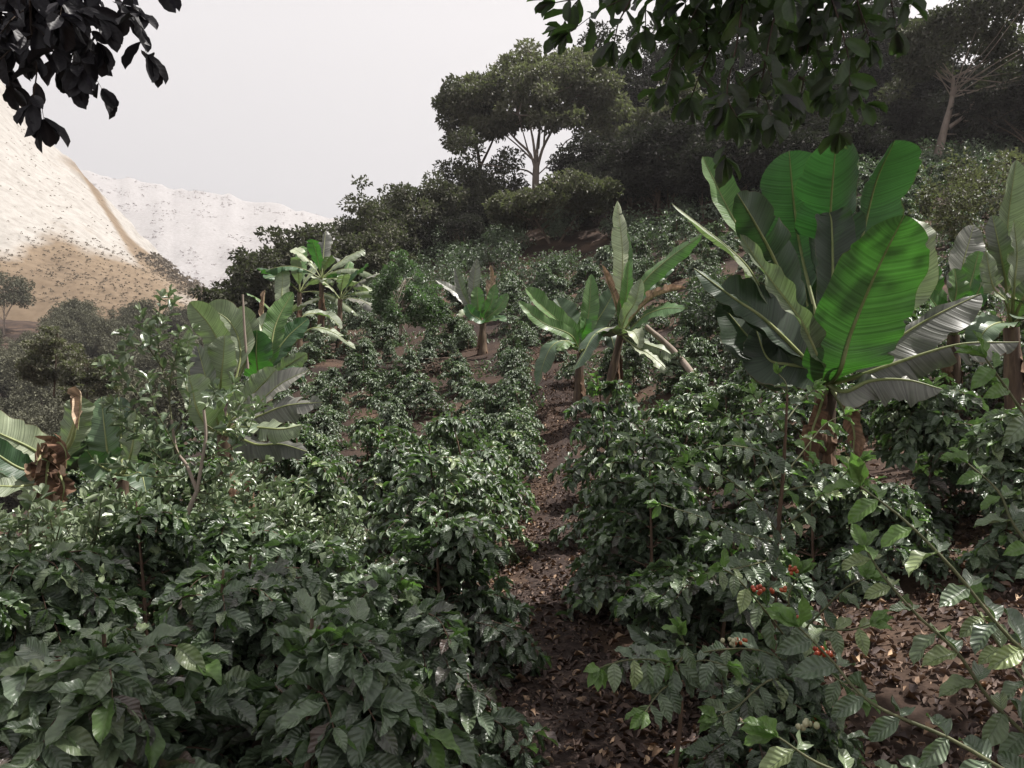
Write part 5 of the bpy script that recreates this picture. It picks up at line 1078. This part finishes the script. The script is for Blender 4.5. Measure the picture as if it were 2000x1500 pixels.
for P, lf, stp_, yg in [
  ([(2450, 1330, 1.8), (2200, 1350, 1.8), (2010, 1280, 1.8), (1860, 1110, 1.85), (1765, 1015, 1.9), (1680, 950, 1.95)], .165, .085, .35),
  ([(2450, 1500, 1.85), (2150, 1520, 1.85), (1960, 1395, 1.9), (1870, 1275, 1.95), (1790, 1200, 2.0), (1725, 1125, 2.05), (1690, 1070, 2.1)], .13, .075, .2),
  ([(2450, 1560, 1.8), (2100, 1560, 1.7), (1850, 1440, 1.75), (1700, 1372, 1.85), (1620, 1285, 1.95), (1560, 1225, 2.0)], .16, .1, .0),
  ([(2400, 1250, 2.1), (2120, 1180, 2.1), (1990, 1040, 2.15), (1950, 960, 2.2), (1890, 905, 2.25)], .13, .08, .4),
  ([(2400, 1000, 2.2), (2120, 900, 2.2), (2020, 830, 2.2), (1960, 750, 2.2), (1925, 700, 2.2)], .15, .085, 1.0),
  ([(2420, 1600, 2.1), (2150, 1500, 2.1), (2000, 1330, 2.15), (1900, 1180, 2.2)], .13, .09, .1),
  ([(2300, 1650, 1.7), (2000, 1570, 1.7), (1800, 1540, 1.7), (1620, 1500, 1.75), (1520, 1440, 1.8)], .15, .1, .0)]:
    shoot(cs, b0, P, lf, stp_, R, yg)
for c, n, mt in [((1975, 1470, 1.9), 9, 'green_cherry'), ((1600, 1275, 2.0), 10, 'cherry'), ((1580, 1410, 1.9), 7, 'green_cherry')]:
    berry_cluster(W(*c) - b0, n, .007, cs, R, mt)
# sapling with a reddish stem
b0 = G(1513, 3.9); sp_ = empty('coffee_sapling', b0); tag(sp_, 'slender coffee sapling with a bare reddish stem in front of the big banana plant', 'coffee sapling')
g = MB(); g.tube(spline([b0 * 0 - [0, 0, .1]] + [W(*q) - b0 for q in [(1512, 1140, 3.9), (1520, 1030, 3.9), (1530, 920, 3.9), (1538, 770, 3.9)]], 20), np.linspace(.019, .006, 20), 8); g.build('stem', M['stem_red'], sp_)
for P, lf, yg in [([(1522, 1045, 3.9), (1470, 975, 3.8), (1410, 930, 3.75), (1340, 905, 3.7)], .13, .3), ([(1526, 980, 3.9), (1490, 900, 3.9), (1440, 830, 3.9), (1400, 800, 3.9)], .13, .5), ([(1520, 1040, 3.9), (1580, 990, 3.8), (1640, 935, 3.75), (1680, 900, 3.7)], .13, .1),
   ([(1530, 930, 3.9), (1570, 880, 3.95), (1610, 830, 4.0), (1650, 810, 4.0)], .13, .9), ([(1536, 850, 3.9), (1500, 810, 3.9), (1470, 770, 3.9)], .12, .9), ([(1537, 820, 3.9), (1560, 790, 4), (1590, 760, 4)], .12, 1.0), ([(1538, 790, 3.9), (1535, 750, 3.9), (1520, 730, 3.9)], .11, 1.0),
   ([(1518, 1060, 3.9), (1440, 1040, 3.7), (1370, 1010, 3.6), (1290, 985, 3.5)], .13, .0), ([(1516, 1090, 3.9), (1440, 1110, 3.6), (1370, 1120, 3.5)], .13, .2), ([(1526, 960, 3.9), (1580, 950, 3.9), (1620, 960, 3.9)], .12, .8), ([(1530, 900, 3.9), (1480, 880, 3.7), (1420, 870, 3.6), (1370, 880, 3.6)], .12, .4)]:
    shoot(sp_, b0, P, lf, .075, R, yg, r0=.005)
# low fruiting coffee plants over the litter
b0 = G(1545, 3.1); fr = empty('coffee_plant', b0); tag(fr, 'low fruiting coffee plant with clusters of orange-red cherries over the brown litter', 'coffee plant')
g = MB(); g.tube(spline([b0 * 0 - [0, 0, .1], W(1548, 1360, 3.1) - b0, W(1552, 1250, 3.1) - b0, W(1555, 1200, 3.1) - b0], 12), np.linspace(.014, .006, 12), 7); g.build('stem', M['stem_red'], fr)
for P in [[(1552, 1250, 3.1), (1600, 1200, 3.0), (1650, 1150, 2.95), (1690, 1130, 2.9)], [(1552, 1270, 3.1), (1500, 1200, 3.0), (1440, 1130, 2.95), (1410, 1110, 2.9)], [(1554, 1230, 3.1), (1600, 1230, 2.9), (1660, 1230, 2.8), (1700, 1220, 2.75)], [(1552, 1300, 3.1), (1480, 1270, 2.9), (1400, 1270, 2.8), (1310, 1290, 2.7)],
          [(1550, 1330, 3.1), (1500, 1330, 2.8), (1440, 1380, 2.7), (1400, 1400, 2.65)], [(1555, 1220, 3.1), (1540, 1170, 3.1), (1560, 1120, 3.1)], [(1552, 1290, 3.1), (1600, 1300, 2.9), (1640, 1330, 2.8), (1680, 1360, 2.7)]]:
    shoot(fr, b0, P, .14, .085, R, .08, r0=.005, droop=.8)
for c, n, mt in [((1543, 1206, 2.9), 13, 'cherry'), ((1480, 1150, 2.9), 8, 'cherry'), ((1522, 1152, 2.9), 8, 'cherry'), ((1550, 1116, 2.95), 7, 'cherry'), ((1432, 1252, 2.7), 14, 'green_cherry'), ((1448, 1250, 2.7), 5, 'cherry'), ((1612, 1272, 2.8), 9, 'cherry'), ((1555, 1350, 2.9), 8, 'cherry'), ((1575, 1408, 2.8), 8, 'cherry'), ((1480, 1470, 2.8), 6, 'cherry')]:
    berry_cluster(W(*c) - b0, n, .0075, fr, R, mt)
# single shoots reaching over the path from the right
b0 = G(1290, 2.7); fr = empty('coffee_plant', b0); tag(fr, 'small coffee seedling with pale drooping leaves right of the path near the bottom', 'coffee plant')
g = MB(); g.tube(spline([b0 * 0 - [0, 0, .05], W(1330, 1400, 2.7) - b0, W(1320, 1300, 2.7) - b0], 8), np.linspace(.01, .005, 8), 6); g.build('stem', M['stem_red'], fr)
for P in [[(1320, 1310, 2.7), (1280, 1290, 2.65), (1220, 1290, 2.6), (1170, 1305, 2.55)], [(1322, 1300, 2.7), (1340, 1270, 2.7), (1330, 1240, 2.65)], [(1322, 1310, 2.7), (1370, 1290, 2.7), (1420, 1300, 2.6)], [(1320, 1330, 2.7), (1290, 1350, 2.6), (1260, 1390, 2.5)]]:
    shoot(fr, b0, P, .13, .07, R, .1, r0=.004, droop=.9)

# ------------------------------------------------------------------ leaf litter on the ground
g = MB(); R = np.random.default_rng(8)
n = 52000; Y = 1.8 + 24 * R.random(n) ** 1.7; side = R.random(n); u = np.where(side < .45, path_x(Y) / Y * F + 1000 + R.normal(size=n) * 700 / np.maximum(Y, 2) * 1.3, R.uniform(-100, 2150, n)); u = np.where((side > .78), R.uniform(1250, 2200, n), u); Y = np.where(side > .85, R.uniform(1.6, 7.5, n), Y)
X = (u - 1000) / F * Y; Z = Hgt(X, Y) + .012 + .02 * R.random(n)
on = np.abs(X - path_x(Y)) < np.interp(Y, [3, 6, 10, 16], [.35, .25, .18, .15]); keep = ~(on & (R.random(n) < .35)) & (fbm(X, Y, 2.2, 2, 6) > -.9 + .5 * R.random(n)); X, Y, Z = X[keep], Y[keep], Z[keep]; n = len(X)
a = R.random(n) * 6.28; D = np.stack([np.cos(a), np.sin(a), R.normal(size=n) * .25], -1); L = .015 + .075 * R.random(n) ** 2.4
g.inst(T_DEAD, np.stack([X, Y, Z], -1), D, nz(R.normal(size=(n, 3)) * .4 + [0, 0, 1]), L, L * R.uniform(.3, .6, n), R.uniform(-.5, 1.2, n), R.beta(1.4, 1.9, n))
tag(g.build('leaf_litter', M['litter']), 'dry brown leaf litter and husks strewn over the path and soil', 'leaf litter', kind='stuff')
# weeds / low ground cover on the slope between rows
g = MB(); n = 30000; Y = 8 + 34 * R.random(n) ** .8; u = R.uniform(480, 2000, n); X = (u - 1000) / F * Y
dn = fbm(X, Y, .8, 2, 4); kp = (np.abs(X - path_x(np.minimum(Y, 26))) > .5) & (dn > -.15); X, Y = X[kp], Y[kp]; n = len(X)
a = R.random(n) * 6.28; D = np.stack([np.cos(a), np.sin(a), .5 + R.random(n)], -1); L = R.uniform(.08, .22, n)
g.inst(T_LAN, np.stack([X, Y, Hgt(X, Y) + .01], -1), D, nz(R.normal(size=(n, 3)) + [0, 0, 1]), L, L * .35, R.uniform(.2, 1.2, n), R.random(n))
tag(g.build('ground_cover', M['coffee_far']), 'sparse low weeds between the coffee rows on the slope', 'weeds', kind='stuff')

# ------------------------------------------------------------------ haze
HAZE = 0.0003
if HAZE:
    me = bpy.data.meshes.new('haze'); x0, x1, y0, y1, z0, z1 = -1100, 1700, -30, 1500, -120, 760
    me.from_pydata([(x, y, z) for x in (x0, x1) for y in (y0, y1) for z in (z0, z1)], [], [(0, 1, 3, 2), (4, 6, 7, 5), (0, 4, 5, 1), (2, 3, 7, 6), (0, 2, 6, 4), (1, 5, 7, 3)])
    hz = bpy.data.objects.new('haze', me); COL.objects.link(hz); tag(hz, 'thin pale haze in the valley air', 'haze', kind='stuff')
    m = bpy.data.materials.new('haze'); m.use_nodes = True; nt = m.node_tree; nt.nodes.clear(); o = nt.nodes.new('ShaderNodeOutputMaterial'); v = nt.nodes.new('ShaderNodeVolumePrincipled')
    v.inputs['Color'].default_value = (.95, .93, .94, 1); v.inputs['Density'].default_value = HAZE; v.inputs['Anisotropy'].default_value = .3; nt.links.new(v.outputs[0], o.inputs['Volume']); me.materials.append(m)

# ------------------------------------------------------------------ light, sky, camera
w = bpy.data.worlds.new('World'); SC.world = w; w.use_nodes = True; nt = w.node_tree; nt.nodes.clear()
out = nt.nodes.new('ShaderNodeOutputWorld'); sky = nt.nodes.new('ShaderNodeTexSky'); sky.sky_type = 'NISHITA'; sky.sun_disc = False; sky.sun_elevation = SUNEL; sky.sun_rotation = SUNAZ; sky.dust_density = 4
b1 = nt.nodes.new('ShaderNodeBackground'); b1.inputs[1].default_value = .05; nt.links.new(sky.outputs[0], b1.inputs[0])
b2 = nt.nodes.new('ShaderNodeBackground'); b2.inputs[0].default_value = (1, .97, .985, 1); b2.inputs[1].default_value = .268   # bright even cloud cover
mx = nt.nodes.new('ShaderNodeMixShader'); mx.inputs[0].default_value = .93; nt.links.new(b1.outputs[0], mx.inputs[1]); nt.links.new(b2.outputs[0], mx.inputs[2]); nt.links.new(mx.outputs[0], out.inputs[0])
sd = bpy.data.lights.new('sun', 'SUN'); sd.energy = 3.6; sd.angle = math.radians(.6); sd.color = (1, .955, .9)
so = bpy.data.objects.new('sun', sd); COL.objects.link(so); so.location = (20, 20, 60)
so.rotation_euler = Vector([float(q) for q in sdir]).to_track_quat('Z', 'Y').to_euler()
cam = bpy.data.cameras.new('camera'); co = bpy.data.objects.new('camera', cam); COL.objects.link(co); SC.camera = co
co.location = (0, 0, CAMH); co.rotation_euler = (PI / 2, 0, 0); cam.sensor_width = 36; cam.lens = 36 * F / 2000; cam.shift_y = (HOR - 750) / 2000
cam.clip_start = .05; cam.clip_end = 6000
SC.view_settings.view_transform = 'Standard'; SC.view_settings.look = 'None'; SC.view_settings.exposure = 1.5; SC.view_settings.gamma = 1
SC.render.engine = 'CYCLES'
SC.cycles.max_bounces = 6; SC.cycles.transparent_max_bounces = 4; SC.cycles.volume_bounces = 0
